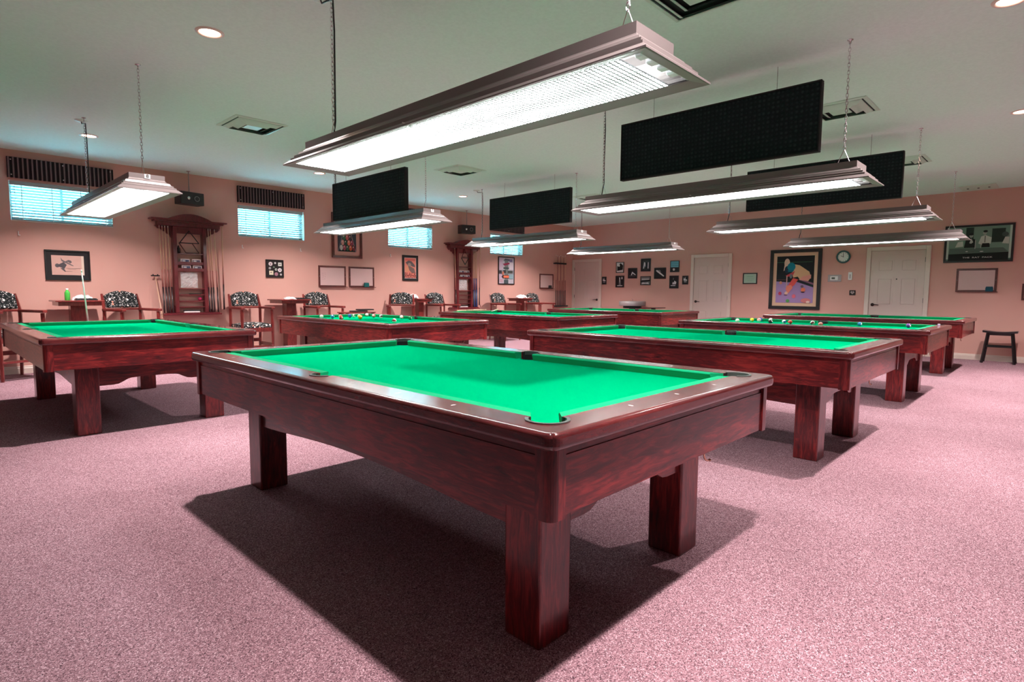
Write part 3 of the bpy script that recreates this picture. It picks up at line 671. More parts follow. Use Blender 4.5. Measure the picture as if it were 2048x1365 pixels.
# pub tables
def pub():
    t = thing('pub_table', 'pub', 'table', (0, 0, 0), 0, 'square mahogany pedestal tables between the chairs'); W = 'chair_wood'
    MB().box(-.285, .285, -.285, .285, 1.03, 1.05, W, .004).build('tabletop', t)
    MB().box(-.25, .25, -.25, .25, .975, 1.03, W).build('table_apron', t)
    MB().box(-.09, .09, -.09, .09, .07, .975, W, .004).build('pedestal', t)
    MB().box(-.25, .25, -.25, .25, 0, .035, W, .006).box(-.17, .17, -.17, .17, .035, .07, W, .006).build('base', t)
    return t
p0 = pub(); remember(p0)
PUB = [(.49, 9.36, 'holding the green bottle, below the framed drawing'), (3.66, 9.38, 'between the badge display and the whiteboards'), (6.65, 9.40, 'below the BLACK WIDOW poster, between two chairs'), (9.93, 9.40, 'farthest one, below the poster and the small whiteboard')]
for k, (x, y, w_) in enumerate(PUB):
    lab = 'square mahogany pedestal table ' + w_
    if k == 0: p0.location = (x, y, 0); p0['label'] = lab
    else:
        o = dup(p0, (x, y, 0), None, lab)
        if k > 1: o.scale = (.77, .77, 1) if k == 2 else (.86, .86, 1)
t = thing('bottle', 'green plastic bottle with a white cap on the leftmost pub table', 'bottle', (.37, 9.27, 1.0505))
MB().lathe([(0, 0), (.03, 0), (.033, .006), (.033, .10), (.03, .115), (.016, .138), (.013, .150), (0, .150)], 'green_glass', 20).build('bottle_body', t)
MB().lathe([(.0145, .148), (.0155, .15), (.0155, .168), (0, .170)], 'white', 14).build('bottle_cap', t)
def tray(x, y, lab, rz=0):
    t = thing('ball_tray', lab, 'tray', (x, y, 1.0505), rz, 'black ball trays on the pub tables')
    MB().box(-.13, .13, -.07, .07, 0, .018, 'black', .006, 2).build('tray_base', t)
    q = MB()
    for i in range(5):
        for j in range(3): q.lathe([(.018, .018), (.022, .026), (.018, .028), (.014, .02)], 'black', 10, (-.10+i*.05, -.045+j*.045, 0))
    q.build('cups', t, kind='stuff'); return t
def crumple(name, lab, cat, x, y, z, sx, sy, h, m, group=None):
    q = MB(); n = 14; G = {}; rnd = random.Random(hash(lab) % 1000 if 0 else len(lab)*7)
    for i in range(n+1):
        for j in range(n+1):
            u, v = i/n*2-1, j/n*2-1; e = max(0, 1-(abs(u)**2.5+abs(v)**2.5)/1.1)
            G[i, j] = q.bm.verts.new((u*sx+rnd.uniform(-.3, .3)*sx/n, v*sy+rnd.uniform(-.3, .3)*sy/n, h*(e**.6)*rnd.uniform(.55, 1.0)+.001))
    mi = q.mi(m)
    for i in range(n):
        for j in range(n):
            for tri in (((i, j), (i+1, j), (i+1, j+1)), ((i, j), (i+1, j+1), (i, j+1))):
                f = q.bm.faces.new([G[k] for k in tri]); f.material_index = mi
    o = q.build(name); o.location = (x, y, z); return tag(o, lab, cat, group)
tray(.575, 9.21, 'black ball tray beside the green bottle on the leftmost pub table'); crumple('plastic_bag', 'crumpled clear plastic bag behind the tray on the leftmost pub table', 'bag', .57, 9.42, 1.051, .13, .07, .085, 'clear_plastic', 'crumpled plastic bags on the pub tables')
tray(3.84, 9.22, 'black ball tray on the second pub table below the whiteboards'); crumple('plastic_bag', 'crumpled clear plastic bag on the second pub table', 'bag', 3.60, 9.22, 1.051, .11, .08, .05, 'clear_plastic', 'crumpled plastic bags on the pub tables')
crumple('plastic_bag', 'white plastic bag on the third pub table beside the turned chair', 'bag', 6.55, 9.48, 1.051, .11, .08, .11, 'plastic_white', 'crumpled plastic bags on the pub tables')
tray(6.84, 9.22, 'black ball tray on the third pub table')
crumple('plastic_bag', 'heaped white plastic bag on the farthest pub table', 'bag', 9.93, 9.36, 1.051, .17, .12, .10, 'plastic_white', 'crumpled plastic bags on the pub tables')
# low stand behind the left wall table
t = thing('side_stand', 'low dark wooden side stand behind the table with scattered balls', 'stand', (4.38, 8.25, 0))
MB().box(-.30, .30, -.16, .16, .815, .835, 'chair_wood', .004).build('stand_top', t)
for x in (-.26, .26):
    for y in (-.12, .12): MB().box(x-.02, x+.02, y-.02, y+.02, 0, .815, 'chair_wood').build('leg', t)
for k, (x, z, r, w_) in enumerate(((4.42, .836, .12, 'lower dark rack lying on the low stand behind the ball table'), (4.55, .862, -.1, 'upper dark rack lying on the other one on the low stand'))):
    o = MB().box(-.14, .14, -.09, .09, 0, .022, 'black', .008, 2).build('rack_case'); o.location = (x, 8.25, z); o.rotation_euler = (0, 0, r); tag(o, w_, 'case', 'dark cases on the low stand')

# ---------------------------------------------------------------- cue racks
def cue_rack(lab, x, mini=False):
    t = thing('cue_rack', lab, 'rack', (x, CY1, 0), 0, 'mahogany wall cue racks'); W = 'rack_wood'
    # pediment with arch, centred on local x = 0
    def ped(hw, z0, z1, rise, y0, y1, nm):
        top = [(hw, z1)]; A = .33
        for k in range(13):
            u = A*(1-2*k/12); top.append((u, z1+rise*math.cos(u/A*PI/2)**.9 if abs(u) < A else z1))
        top.append((-hw, z1)); MB().prism([(-hw, z0), (hw, z0)]+top, y0, y1, 'y', W).build(nm, t)
    ped(.57, 2.338, 2.36, .095, -.20, 0, 'cornice'); ped(.52, 2.31, 2.338, .085, -.17, 0, 'cornice'); ped(.47, 2.25, 2.31, .075, -.14, 0, 'crown')
    MB().box(-.24, .24, -.10, -.02, 2.14, 2.25, W, .004).build('valance_board', t)
    for s in (-1, 1):
        MB().box(s*.225-.028, s*.225+.028, -.12, 0, .83, 2.25, W, .006, 2).build('side_post', t)
        b = [(.253, 2.25), (.50, 2.25), (.47, 2.22), (.45, 2.20), (.41, 2.195), (.385, 2.165), (.345, 2.155), (.32, 2.12), (.285, 2.11), (.27, 2.07), (.253, 2.05)]
        MB().prism([(s*p[0], p[1]) for p in b], -.055, -.025, 'y', W).build('bracket', t)
        b = [(.253, .83), (.36, .83), (.34, .87), (.30, .885), (.28, .93), (.253, .95)]
        MB().prism([(s*p[0], p[1]) for p in b], -.075, -.045, 'y', W).build('bracket', t)
    MB().box(-.45, .45, -.17, 0, .79, .812, W, .004).box(-.42, .42, -.15, 0, .812, .83, W).build('base_ledge', t)
    for z in (1.78, 1.57, 1.45, 1.17, 1.07, .98, .89): pass
    for z, d in ((1.80, .11), (1.625, .10), (1.52, .11), (1.22, .12), (1.12, .10), (1.015, .10), (.915, .10)):
        q = MB().box(-.197, .197, -d, -.01, z, z+.014, W)
        if z in (1.625, 1.52): q.box(-.197, .197, -d-.004, -d+.004, z, z+.05, W)
        q.build('shelf', t)
    return t
RX = (2.105, 8.205)
r1 = cue_rack('mahogany wall cue rack with arched crown, left of the second window', RX[0]); remember(r1)
dup(r1, (RX[1], CY1, 0), None, 'mahogany wall cue rack partly behind the lamp numbered 6')
for n, X0 in enumerate(RX):
    nm = ('first', 'second')[n]
    lefts = (1.665, 1.705, 1.745, 1.79) if n == 0 else (1.80,)
    rights = (2.378, 2.42, 2.455, 2.52) if n == 0 else (2.385, 2.42, 2.455, 2.49, 2.52)
    ordn = ('first', 'second', 'third', 'fourth', 'fifth')
    for k, x in enumerate(lefts):
        xx = x-2.105+X0
        cue(f'{ordn[k]} cue from the left standing in the {nm} wall rack' if n == 0 else 'lone cue at the left side of the second wall rack', (xx, CY1-.09, 2.245), (xx+.02, CY1-.115, .8315), group=f'cues in the {nm} wall rack')
    for k, x in enumerate(rights):
        xx = x-2.105+X0
        cue(f'{ordn[k]} cue right of the posts in the {nm} wall rack', (xx-.02, CY1-.09, 2.245), (xx, CY1-.115 if x < 2.51 else CY1-.10, .8315), 'cue_dark' if k % 2 == 0 else ('cue_blue' if n else 'cue_dark'), group=f'cues in the {nm} wall rack')
    c = cue(f'long dark cue hanging at the right tip of the {nm} rack crown', (X0+.515, CY1-.10, 2.33), (X0+.525, CY1-.06, .87), group=f'cues in the {nm} wall rack')
    def loop(name, pts, r, m, lab, cat, x, y, z):
        q = MB()
        for a, b in zip(pts, pts[1:]+pts[:1]): q.tube([a, b], r, m, 6)
        o = q.build(name); o.location = (x, y, z); return tag(o, lab, cat)
    if n == 0:
        loop('triangle_rack', [(-.145, 0, 0), (.145, 0, 0), (0, 0, .20)], .008, 'black', 'black triangle ball rack hung in the top of the first cue rack', 'rack', X0-.01, CY1-.115, 1.985)
        loop('diamond_rack', [(-.16, 0, .16), (.04, 0, .16), (.14, 0, .0), (-.06, 0, 0)], .008, 'frame_wood', 'brown wooden diamond ball rack leaning on the top shelf of the first cue rack', 'rack', X0+.0, CY1-.09, 1.8235)
        o = MB().lathe([(0, 0), (.026, 0), (.026, .075), (.012, .10), (.012, .125), (0, .127)], 'black', 14).build('spray_bottle'); o.location = (X0-.160, CY1-.055, 1.8145); tag(o, 'small black bottle at the left of the top shelf in the first cue rack', 'bottle')
        o = MB().lathe([(0, -.0286)]+[(.0286*math.sin(a), -.0286*math.cos(a)) for a in [PI*k/10 for k in range(1, 10)]]+[(0, .0286)], 'red_ball', 18).build('red_ball'); o.location = (X0+.135, CY1-.06, 1.058); tag(o, 'dark red ball on a lower shelf of the first cue rack', 'ball')
        o = MB().box(-.13, .06, -.012, .012, 0, .012, 'black', .003).build('screwdriver_stick'); o.name = 'dark_stick'; o.location = (X0+.1, CY1-.06, 1.1345); tag(o, 'thin dark stick on a lower shelf of the first cue rack', 'stick')
    else:
        loop('triangle_rack', [(-.12, 0, .16), (.12, 0, .16), (0, 0, .0)], .009, 'black', 'black triangle rack hung in the top of the second cue rack', 'rack', X0+.0, CY1-.115, 1.865)
        loop('diamond_rack', [(-.10, 0, 0), (.10, 0, 0), (.0, 0, .19)], .009, 'frame_wood', 'brown triangle rack hung above the black one in the second cue rack', 'rack', X0, CY1-.117, 2.048)
    for k, (dx, z, m, w_) in enumerate(((-.075, 1.636, 'board_white', 'left box on the upper label shelf'), (.095, 1.636, 'board_white', 'right box on the upper label shelf'), (-.06, 1.531, 'board_white', 'left box on the lower label shelf'), (.11, 1.531, 'board_white', 'right box on the lower label shelf'))):
        b = thing('chalk_box', f'small white chalk carton, {w_} of the {nm} cue rack', 'box', (X0+dx, CY1-.063, z+.0035), 0, f'small cartons in the {nm} cue rack')
        MB().box(-.07, .07, -.026, .02, 0, .085, m, .002).build('carton', b)
        MB().box(-.055, .055, -.0275, -.0262, .03, .07, art(90, 80, 100) if k % 2 else art(70, 80, 110)).box(-.045, .0, -.0285, -.0277, .04, .06, art(220, 215, 220)).build('carton_print', b)
    crumple_o = crumple('plastic_bag', f'clear plastic bag hanging in the middle of the {nm} cue rack', 'bag', X0-.02, CY1-.05, 1.38, .13, .13, .03, 'clear_plastic', 'clear bags hanging in the cue racks')
    crumple_o.rotation_euler = (PI/2, 0, 0); crumple_o.location = (X0-.02, CY1-.065, 1.375)
    b = thing('table_brush', f'black table brush on the bottom of the {nm} cue rack', 'brush', (X0, CY1-.07, .8305), 0, 'table brushes in the cue racks')
    MB().box(-.13, .13, -.02, .02, .022, .042, 'black', .006).build('brush_handle', b); MB().box(-.12, .12, -.017, .017, 0, .022, 'plastic_white').build('bristles', b)
t = thing('mechanical_bridge', 'thin bridge stick with a black head leaning left of the first cue rack', 'bridge stick', (1.70, 9.50, 0))
MB().tube([(0, 0, 0), (-.11, .20, 1.43)], [.008, .005], 'cue_light', 6).build('stick', t)
MB().box(-.175, -.045, .185, .205, 1.425, 1.445, 'black', .006).box(-.15, -.135, .185, .205, 1.44, 1.46, 'black').box(-.085, -.07, .185, .205, 1.44, 1.46, 'black').build('bridge_head', t)
# corner rack
t = thing('corner_cue_rack', 'dark cue holder crowded with cues in the far corner left of the first door', 'rack', (11.93, CY1-.004, 0))
MB().box(-.26, .26, -.16, 0, .79, .83, 'black', .01, 2).build('base_block', t)
b_ = MB().box(-.25, .25, -.05, -.0, 2.02, 2.055, 'black', .006)
for k in range(7): b_.lathe([(.018, 0), (.03, 0), (.03, .045), (.018, .045)], 'black', 12, (-.22+k*.073, -.075, 2.015))
b_.build('clip_bar', t)
for k in range(7):
    x = 11.93-.21+k*.07
    cue(f'{("leftmost","second","third","middle","fifth","sixth","rightmost")[k]} cue of the corner cue holder', (x, CY1-.075, 2.28-.015*(k % 3)), (x+.004, CY1-.085, .832), 'cue_dark', 'cue_wrap' if k % 2 else 'cue_light', 'cues in the corner holder')

# ---------------------------------------------------------------- pictures and boards; local x right, z up, -y out of the wall
def wall_pos(side, a, z): return ((a, CY1, z), 0) if side == 'L' else ((CX1, a, z), -PI/2)
def shapes(q, W, H, L, y0):
    """L: list of (colour, kind, data) in 0..1 picture coordinates, stacked outwards"""
    for k, (c, kind, d) in enumerate(L):
        y = y0-.0006*(k+1); m = art(*c)
        if kind == 'p': pts = [(p[0]*W, y, p[1]*H) for p in d]
        elif kind == 'r': x0, z0, x1, z1 = d; pts = [(x0*W, y, z0*H), (x1*W, y, z0*H), (x1*W, y, z1*H), (x0*W, y, z1*H)]
        else: cx, cz, rx, rz = d; pts = [(cx*W+rx*W*math.cos(t), y, cz*H+rz*H*math.sin(t)) for t in [2*PI*j/18 for j in range(18)]]
        q.quad(pts, m)
def picture(name, lab, cat, side, a, z, W, H, fw_, fm, mat_w=0, mat_c=(200, 170, 160), L=(), bgc=(230, 230, 230), dep=.025, group=None, glass=False, texts=()):
    loc, rz = wall_pos(side, a, z); t = thing(name, lab, cat, loc, rz, group); f = MB()
    for x0, x1, z0, z1 in ((0, W, 0, fw_), (0, W, H-fw_, H), (0, fw_, fw_, H-fw_), (W-fw_, W, fw_, H-fw_)): f.box(x0, x1, -dep, 0, z0, z1, fm, .003)
    f.build('frame', t)
    if mat_w:
        q = MB(); q.box(fw_, W-fw_, -.010, -.002, fw_, H-fw_, art(*mat_c)); q.build('mount', t)
    m = fw_+mat_w; q = MB(); iw, ih = W-2*m, H-2*m
    q.box(0, iw, -.0125, -.0105 if mat_w else -.002, 0, ih, art(*bgc)); shapes(q, iw, ih, L, -.0125)
    q.xf(Matrix.Translation((m, 0, m))); q.build('print', t)
    for s, sz, c, x, zz, sx in texts: text_mesh(s, sz, art(*c), t, (m+x*iw, -.0125-.0006*(len(L)+2), m+zz*ih), sx=sx)
    return t
# leaning drawing
picture('framed_drawing', 'black-framed pencil drawing of a reclining figure left of the first cue rack', 'picture', 'L', .20, 1.34, .54, .44, .022, 'black', .055, (38, 34, 38), bgc=(214, 170, 160),
  L=[((226, 205, 190), 'r', (.92, .0, 1, 1)), ((214, 170, 160), 'r', (.03, .05, .92, .95)),
     ((96, 88, 92), 'e', (.17, .48, .07, .10)), ((84, 78, 84), 'p', ((.12, .42), (.22, .42), (.38, .32), (.46, .52), (.36, .66), (.24, .56))), ((110, 100, 104), 'p', ((.28, .90), (.33, .78), (.42, .70), (.52, .78), (.60, .74), (.62, .66), (.57, .60), (.50, .68), (.40, .62), (.30, .72))),
     ((120, 108, 110), 'p', ((.42, .62), (.66, .46), (.67, .49), (.46, .68))), ((96, 88, 92), 'p', ((.26, .34), (.40, .16), (.42, .19), (.36, .36))), ((150, 125, 124), 'r', (.44, .345, .88, .357)), ((150, 125, 124), 'r', (.48, .30, .74, .31)), ((120, 100, 100), 'r', (.40, .19, .62, .20))])
# badges
badge = [((40, 34, 36), 'r', (0, 0, 1, 1))]
for cx, cz, r, c in ((.25, .78, .12, (222, 208, 212)), (.53, .84, .06, (210, 205, 205)), (.20, .52, .07, (205, 200, 200)), (.57, .45, .07, (200, 205, 195)), (.80, .42, .12, (228, 216, 222)), (.58, .17, .11, (170, 120, 135)), (.86, .15, .06, (200, 196, 196))): badge.append((c, 'e', (cx, cz, r, r)))
badge += [((214, 212, 206), 'r', (.70, .66, .92, .88)), ((222, 210, 186), 'r', (.15, .12, .40, .37)), ((150, 190, 160), 'p', ((.36, .56), (.44, .63), (.52, .56), (.48, .58), (.44, .56), (.40, .58)))]
for cx, cz in ((.24, .77), (.81, .77), (.26, .26), (.80, .42), (.58, .45), (.20, .52)): badge.append(((110, 96, 110), 'e', (cx, cz, .04, .035)))
picture('badge_display', 'black square frame of assorted pale badges and patches on the pink wall', 'picture', 'L', 3.40, 1.45, .335, .33, .012, 'black', L=badge, bgc=(40, 34, 36))
# racked balls
rb = [((60, 64, 76), 'r', (0, 0, 1, 1)), ((120, 122, 130), 'p', ((.0, .0), (.04, 0), (.48, .95), (.44, .95))), ((150, 130, 130), 'p', ((1, .0), (.96, 0), (.52, .95), (.56, .95))), ((30, 50, 46), 'p', ((.08, 0), (.92, 0), (.52, .9), (.48, .9)))]
cols = [(190, 96, 90), (190, 60, 90), (210, 120, 96), (60, 110, 80), (200, 90, 90), (70, 60, 70), (210, 150, 140), (40, 80, 66), (226, 120, 96), (150, 60, 80), (200, 196, 190), (170, 80, 96), (60, 100, 80), (200, 90, 60), (120, 50, 60)]
k = 0
for r_ in range(5):
    for j in range(r_+1):
        cx, cz = .5+(j-r_/2)*.165, .78-r_*.165; rb.append((cols[k % 15], 'e', (cx, cz, .082, .088))); rb.append(((226, 200, 196), 'e', (cx-.02, cz+.03, .022, .024))); k += 1
picture('framed_picture', 'brown-framed picture of racked billiard balls above the two whiteboards', 'picture', 'L', 4.74, 1.88, .68, .90, .045, 'frame_wood', .085, (206, 150, 140), L=rb, bgc=(60, 64, 76), dep=.04)
# whiteboards
def board(side, a, z, W, H, lab, er=None, marks=None, ledge=True):
    t = picture('whiteboard', lab, 'whiteboard', side, a, z, W, H, .035, 'frame_wood', bgc=(214, 178, 176), group='framed whiteboards', dep=.02, L=marks or ())
    for s_ in (.017, W-.017): MB().lathe([(0, 0), (.004, 0), (.004, .003), (0, .003)], 'stud', 8).xf(Matrix.Translation((s_, -.02, H/2)) @ Matrix.Rotation(PI/2, 4, 'X')).build('screw', t)
    if ledge: MB().box(.03, W+.02, -.05, -.0205, -.004, .008, 'frame_wood').build('pen_ledge', t)
    if er:
        x, m, w_ = er; (lx, ly, lz), rz = wall_pos(side, a, z)
        o = MB().box(-.055, .055, -.025, .02, 0, .075, m, .008, 2).box(-.05, .05, -.022, .017, .075, .09, m, .004).build('board_eraser')
        o.location = (lx+x, ly-.045, lz+.0085) if side == 'L' else (lx-.045, ly-x, lz+.0085); o.rotation_euler = (0, 0, rz); tag(o, w_, 'eraser')
    return t
wm = [((150, 110, 116), 'e', (.08+.055*(k % 3)+random.uniform(-.01, .01), .35+.11*(k//3)+random.uniform(-.02, .02), .012, .012)) for k in range(12)]
board('L', 4.44, 1.285, .60, .425, 'left one of the pair of whiteboards, with faint writing down its left side', None, wm)
board('L', 5.11, 1.285, .60, .425, 'right one of the pair of whiteboards, with a dark green eraser on its ledge', (.39, 'teal_felt', 'dark green eraser on the ledge of the right-hand paired whiteboard'))
board('L', 11.08, 1.305, .60, .42, 'small whiteboard on the left wall near the far corner', (.42, 'black_soft', 'dark eraser on the whiteboard near the far corner'))
# poster BLACK WIDOW
picture('framed_poster', 'narrow black-framed red poster lettered BLACK WIDOW', 'poster', 'L', 6.44, 1.445, .43, .57, .05, 'black', .012, (190, 175, 180), bgc=(214, 128, 112),
  L=[((190, 96, 90), 'r', (.05, .86, .95, .97)), ((96, 86, 88), 'p', ((.08, .78), (.35, .88), (.62, .84), (.9, .66), (.93, .55), (.7, .58), (.55, .62), (.30, .60))), ((150, 130, 120), 'e', (.42, .66, .16, .10)), ((120, 96, 92), 'p', ((.30, .60), (.52, .58), (.85, .48), (.95, .26), (.62, .26), (.40, .40))), ((206, 140, 110), 'p', ((.08, .3), (.35, .34), (.34, .52), (.22, .60), (.08, .5)))],
  texts=(('BLACK', .105, (110, 40, 50), .5, .185, 1.0), ('WIDOW', .100, (110, 40, 50), .5, .065, .92)))
# collage poster of street signs
cp = [((196, 176, 196), 'r', (0, 0, .26, 1)), ((150, 150, 160), 'r', (.0, .36, 1, .52)), ((90, 96, 110), 'p', ((.3, .88), (.42, .97), (.9, .94), (.86, .86), (.5, .88))), ((120, 110, 150), 'r', (.70, .84, .9, .95)),
      ((120, 125, 125), 'r', (.38, .0, .62, .9)), ((70, 84, 84), 'r', (.30, .56, .66, .63)), ((150, 50, 80), 'p', ((.24, .76), (.70, .82), (.72, .76), (.36, .69))), ((60, 66, 66), 'r', (.28, .40, .46, .52)), ((80, 84, 80), 'r', (.58, .40, .92, .50)), ((215, 205, 215), 'r', (.70, .55, .95, .82)), ((70, 70, 74), 'r', (.02, .38, .18, .50)),
      ((70, 50, 50), 'p', ((.16, .27), (.26, .33), (.72, .33), (.78, .27), (.70, .20), (.26, .20))), ((230, 120, 90), 'r', (.30, .22, .66, .31)), ((70, 84, 90), 'r', (.34, .0, .62, .14)), ((210, 190, 200), 'r', (.02, .04, .28, .16)), ((150, 70, 90), 'r', (.05, .12, .26, .14)), ((150, 70, 90), 'r', (.05, .06, .26, .075)), ((140, 170, 180), 'r', (.66, .18, .96, .36)), ((200, 120, 100), 'r', (.20, .34, .32, .46))]
picture('framed_poster', 'tall black-framed colourful collage poster below the rightmost window', 'poster', 'L', 9.44, 1.405, .61, .725, .025, 'black', L=cp, bgc=(190, 185, 195))

# back wall
bw = 'small black-framed photo '
def bwp(y0, y1, z0, z1, lab, L, bgc=(30, 30, 34)): return picture('framed_photo', bw+lab, 'photo', 'B', y0, z0, y0-y1, z1-z0, .016, 'black', L=L, bgc=bgc, group='small framed photographs on the back wall')
Wt, Gy = (222, 216, 220), (120, 116, 120)
bwp(8.678, 8.532, 1.44, 1.66, 'just right of the first door, narrow with two pale figures', [(Wt, 'p', ((.1, .5), (.2, .9), (.35, .6), (.5, .95), (.6, .55), (.85, .6), (.9, .42), (.2, .42))), (Wt, 'r', (.2, .24, .8, .30))])
bwp(8.21, 7.955, 1.761, 2.059, 'top left of the group, dark figure on white', [(Wt, 'r', (0, .0, 1, 1)), ((24, 24, 28), 'p', ((.1, .15), (.9, .25), (.95, .7), (.6, .95), (.35, .8), (.1, .6))), (Wt, 'e', (.35, .7, .13, .13))])
bwp(8.215, 7.94, 1.355, 1.68, 'bottom left of the group, standing figure with two lights', [(Gy, 'p', ((.35, .1), (.65, .1), (.6, .6), (.45, .8), (.4, .6))), (Wt, 'r', (.15, .08, .85, .15)), (Wt, 'e', (.78, .83, .08, .12)), (Wt, 'p', ((.4, .9), (.55, .88), (.5, .4), (.45, .4)))])
bwp(7.814, 7.531, 1.60, 1.884, 'second from the left, player bending low over a table', [(Gy, 'p', ((.1, .2), (.9, .2), (.9, .24), (.1, .24))), (Wt, 'p', ((.3, .3), (.45, .68), (.7, .5), (.95, .3), (.7, .35), (.5, .5), (.42, .3)))])
bwp(7.415, 7.122, 1.785, 2.13, 'top centre of the group, two standing figures', [((60, 66, 66), 'r', (.1, .1, .9, .9)), (Wt, 'p', ((.2, .2), (.3, .75), (.45, .7), (.5, .15), (.4, .5), (.3, .2))), ((20, 20, 22), 'p', ((.45, .15), (.7, .15), (.7, .7), (.5, .72))), (Wt, 'p', ((.72, .2), (.85, .2), (.84, .75), (.74, .7)))])
bwp(7.419, 7.11, 1.418, 1.657, 'bottom centre of the group, wide with a row of players', [(Gy, 'r', (0, 0, 1, 1)), ((24, 24, 28), 'p', ((0, .3), (1, .4), (1, .62), (0, .5))), (Wt, 'r', (.1, .64, .9, .74)), (Wt, 'p', ((.05, .05), (.5, .1), (.9, .05), (.8, .28), (.5, .2), (.2, .28)))])
bwp(7.005, 6.664, 1.583, 1.874, 'right of centre, an arm stretched along a cue', [(Gy, 'p', ((.1, .8), (.5, .85), (.6, .6), (.3, .55))), (Wt, 'p', ((.1, .75), (.45, .45), (.85, .15), (.9, .25), (.5, .6), (.2, .85)))])
bwp(6.541, 6.286, 1.75, 2.045, 'top right of the group, tinted light blue above dark figures', [((120, 200, 216), 'r', (0, .42, 1, 1)), ((60, 120, 140), 'r', (.05, .55, .95, .6)), ((60, 120, 140), 'r', (.05, .72, .95, .77)), ((60, 120, 140), 'r', (.05, .88, .95, .92)), ((24, 24, 28), 'p', ((0, .05), (.6, .05), (.9, .4), (.6, .36), (.4, .42), (.2, .36), (0, .42))), (Wt, 'e', (.4, .2, .14, .12))])
bwp(6.552, 6.295, 1.33, 1.66, 'bottom right of the group, pale seated figure', [(Wt, 'p', ((.3, .3), (.75, .3), (.8, .5), (.55, .62), (.5, .45), (.35, .5))), (Gy, 'r', (.38, .7, .46, .86)), (Wt, 'r', (.1, .16, .7, .22))])
bwp(6.188, 6.028, 1.43, 1.652, 'narrow one just left of the second door', [(Wt, 'p', ((.1, .5), (.2, .9), (.35, .6), (.5, .95), (.6, .55), (.85, .6), (.9, .42), (.2, .42))), (Wt, 'r', (.2, .24, .8, .30))])
picture('framed_certificate', 'small black-framed pale green certificate right of the second door', 'certificate', 'B', 4.63, 1.435, .335, .26, .025, 'black', L=[((170, 200, 180), 'r', (.05, .06, .95, .94)), ((140, 176, 156), 'r', (.25, .68, .75, .74)), ((140, 176, 156), 'r', (.15, .45, .85, .48)), ((140, 176, 156), 'r', (.3, .25, .7, .28))], bgc=(200, 216, 200))
# large painting of a player
pt = [((20, 30, 34), 'r', (0, .44, 1, 1)), ((66, 130, 90), 'r', (.0, .865, .95, .872)), ((110, 60, 66), 'r', (.0, .49, .28, .50)), ((168, 138, 190), 'p', ((0, 0), (1, 0), (1, .37), (.72, .45), (.3, .44), (0, .46))), ((150, 100, 130), 'p', ((.62, .52), (1, .42), (1, .37), (.60, .46))), ((30, 40, 50), 'p', ((.5, .47), (.62, .49), (1, .38), (1, .33), (.55, .45), (.45, .40))),
      ((222, 196, 176), 'e', (.28, .85, .075, .10)), ((222, 196, 176), 'p', ((.19, .68), (.35, .80), (.30, .90), (.22, .86))), ((222, 180, 140), 'p', ((.40, .74), (.50, .82), (.62, .80), (.88, .66), (.93, .55), (.86, .46), (.64, .50), (.58, .56), (.46, .54))), ((230, 160, 146), 'p', ((.70, .56), (.93, .60), (.93, .52), (.80, .47), (.62, .49))),
      ((200, 70, 80), 'p', ((.25, .58), (.5, .68), (.46, .60), (.34, .56))), ((20, 50, 70), 'e', (.29, .71, .07, .08)), ((0, 130, 150), 'e', (.40, .77, .11, .09)), ((0, 110, 130), 'p', ((.30, .70), (.48, .70), (.44, .66), (.32, .66))), ((120, 120, 130), 'e', (.40, .57, .035, .05)), ((214, 180, 176), 'r', (.28, .26, .305, .58)),
      ((232, 90, 84), 'p', ((.46, .53), (.60, .50), (.50, .38), (.38, .30), (.34, .38))), ((238, 140, 120), 'p', ((.30, .37), (.42, .38), (.46, .32), (.34, .20), (.30, .24), (.27, .30))),
      ((232, 190, 170), 'e', (.29, .205, .045, .038)), ((90, 60, 100), 'e', (.28, .165, .05, .012)), ((190, 70, 100), 'e', (.12, .20, .045, .038)), ((226, 110, 130), 'e', (.50, .14, .05, .042)), ((240, 130, 100), 'e', (.74, .28, .06, .045)), ((60, 40, 70), 'e', (.73, .23, .05, .012)), ((110, 90, 110), 'e', (.71, .35, .04, .028)), ((220, 150, 120), 'e', (.13, .43, .04, .034)), ((90, 160, 90), 'e', (.34, .04, .05, .036)), ((214, 130, 130), 'e', (.82, .05, .13, .05)), ((240, 210, 200), 'e', (.88, .02, .05, .025))]
picture('framed_painting', 'large black-framed colourful painting of a player in a blue cap lining up a shot', 'painting', 'B', 4.005, .865, 1.08, 1.335, .07, 'black', .075, (226, 188, 160), L=pt, bgc=(20, 30, 34), dep=.04)
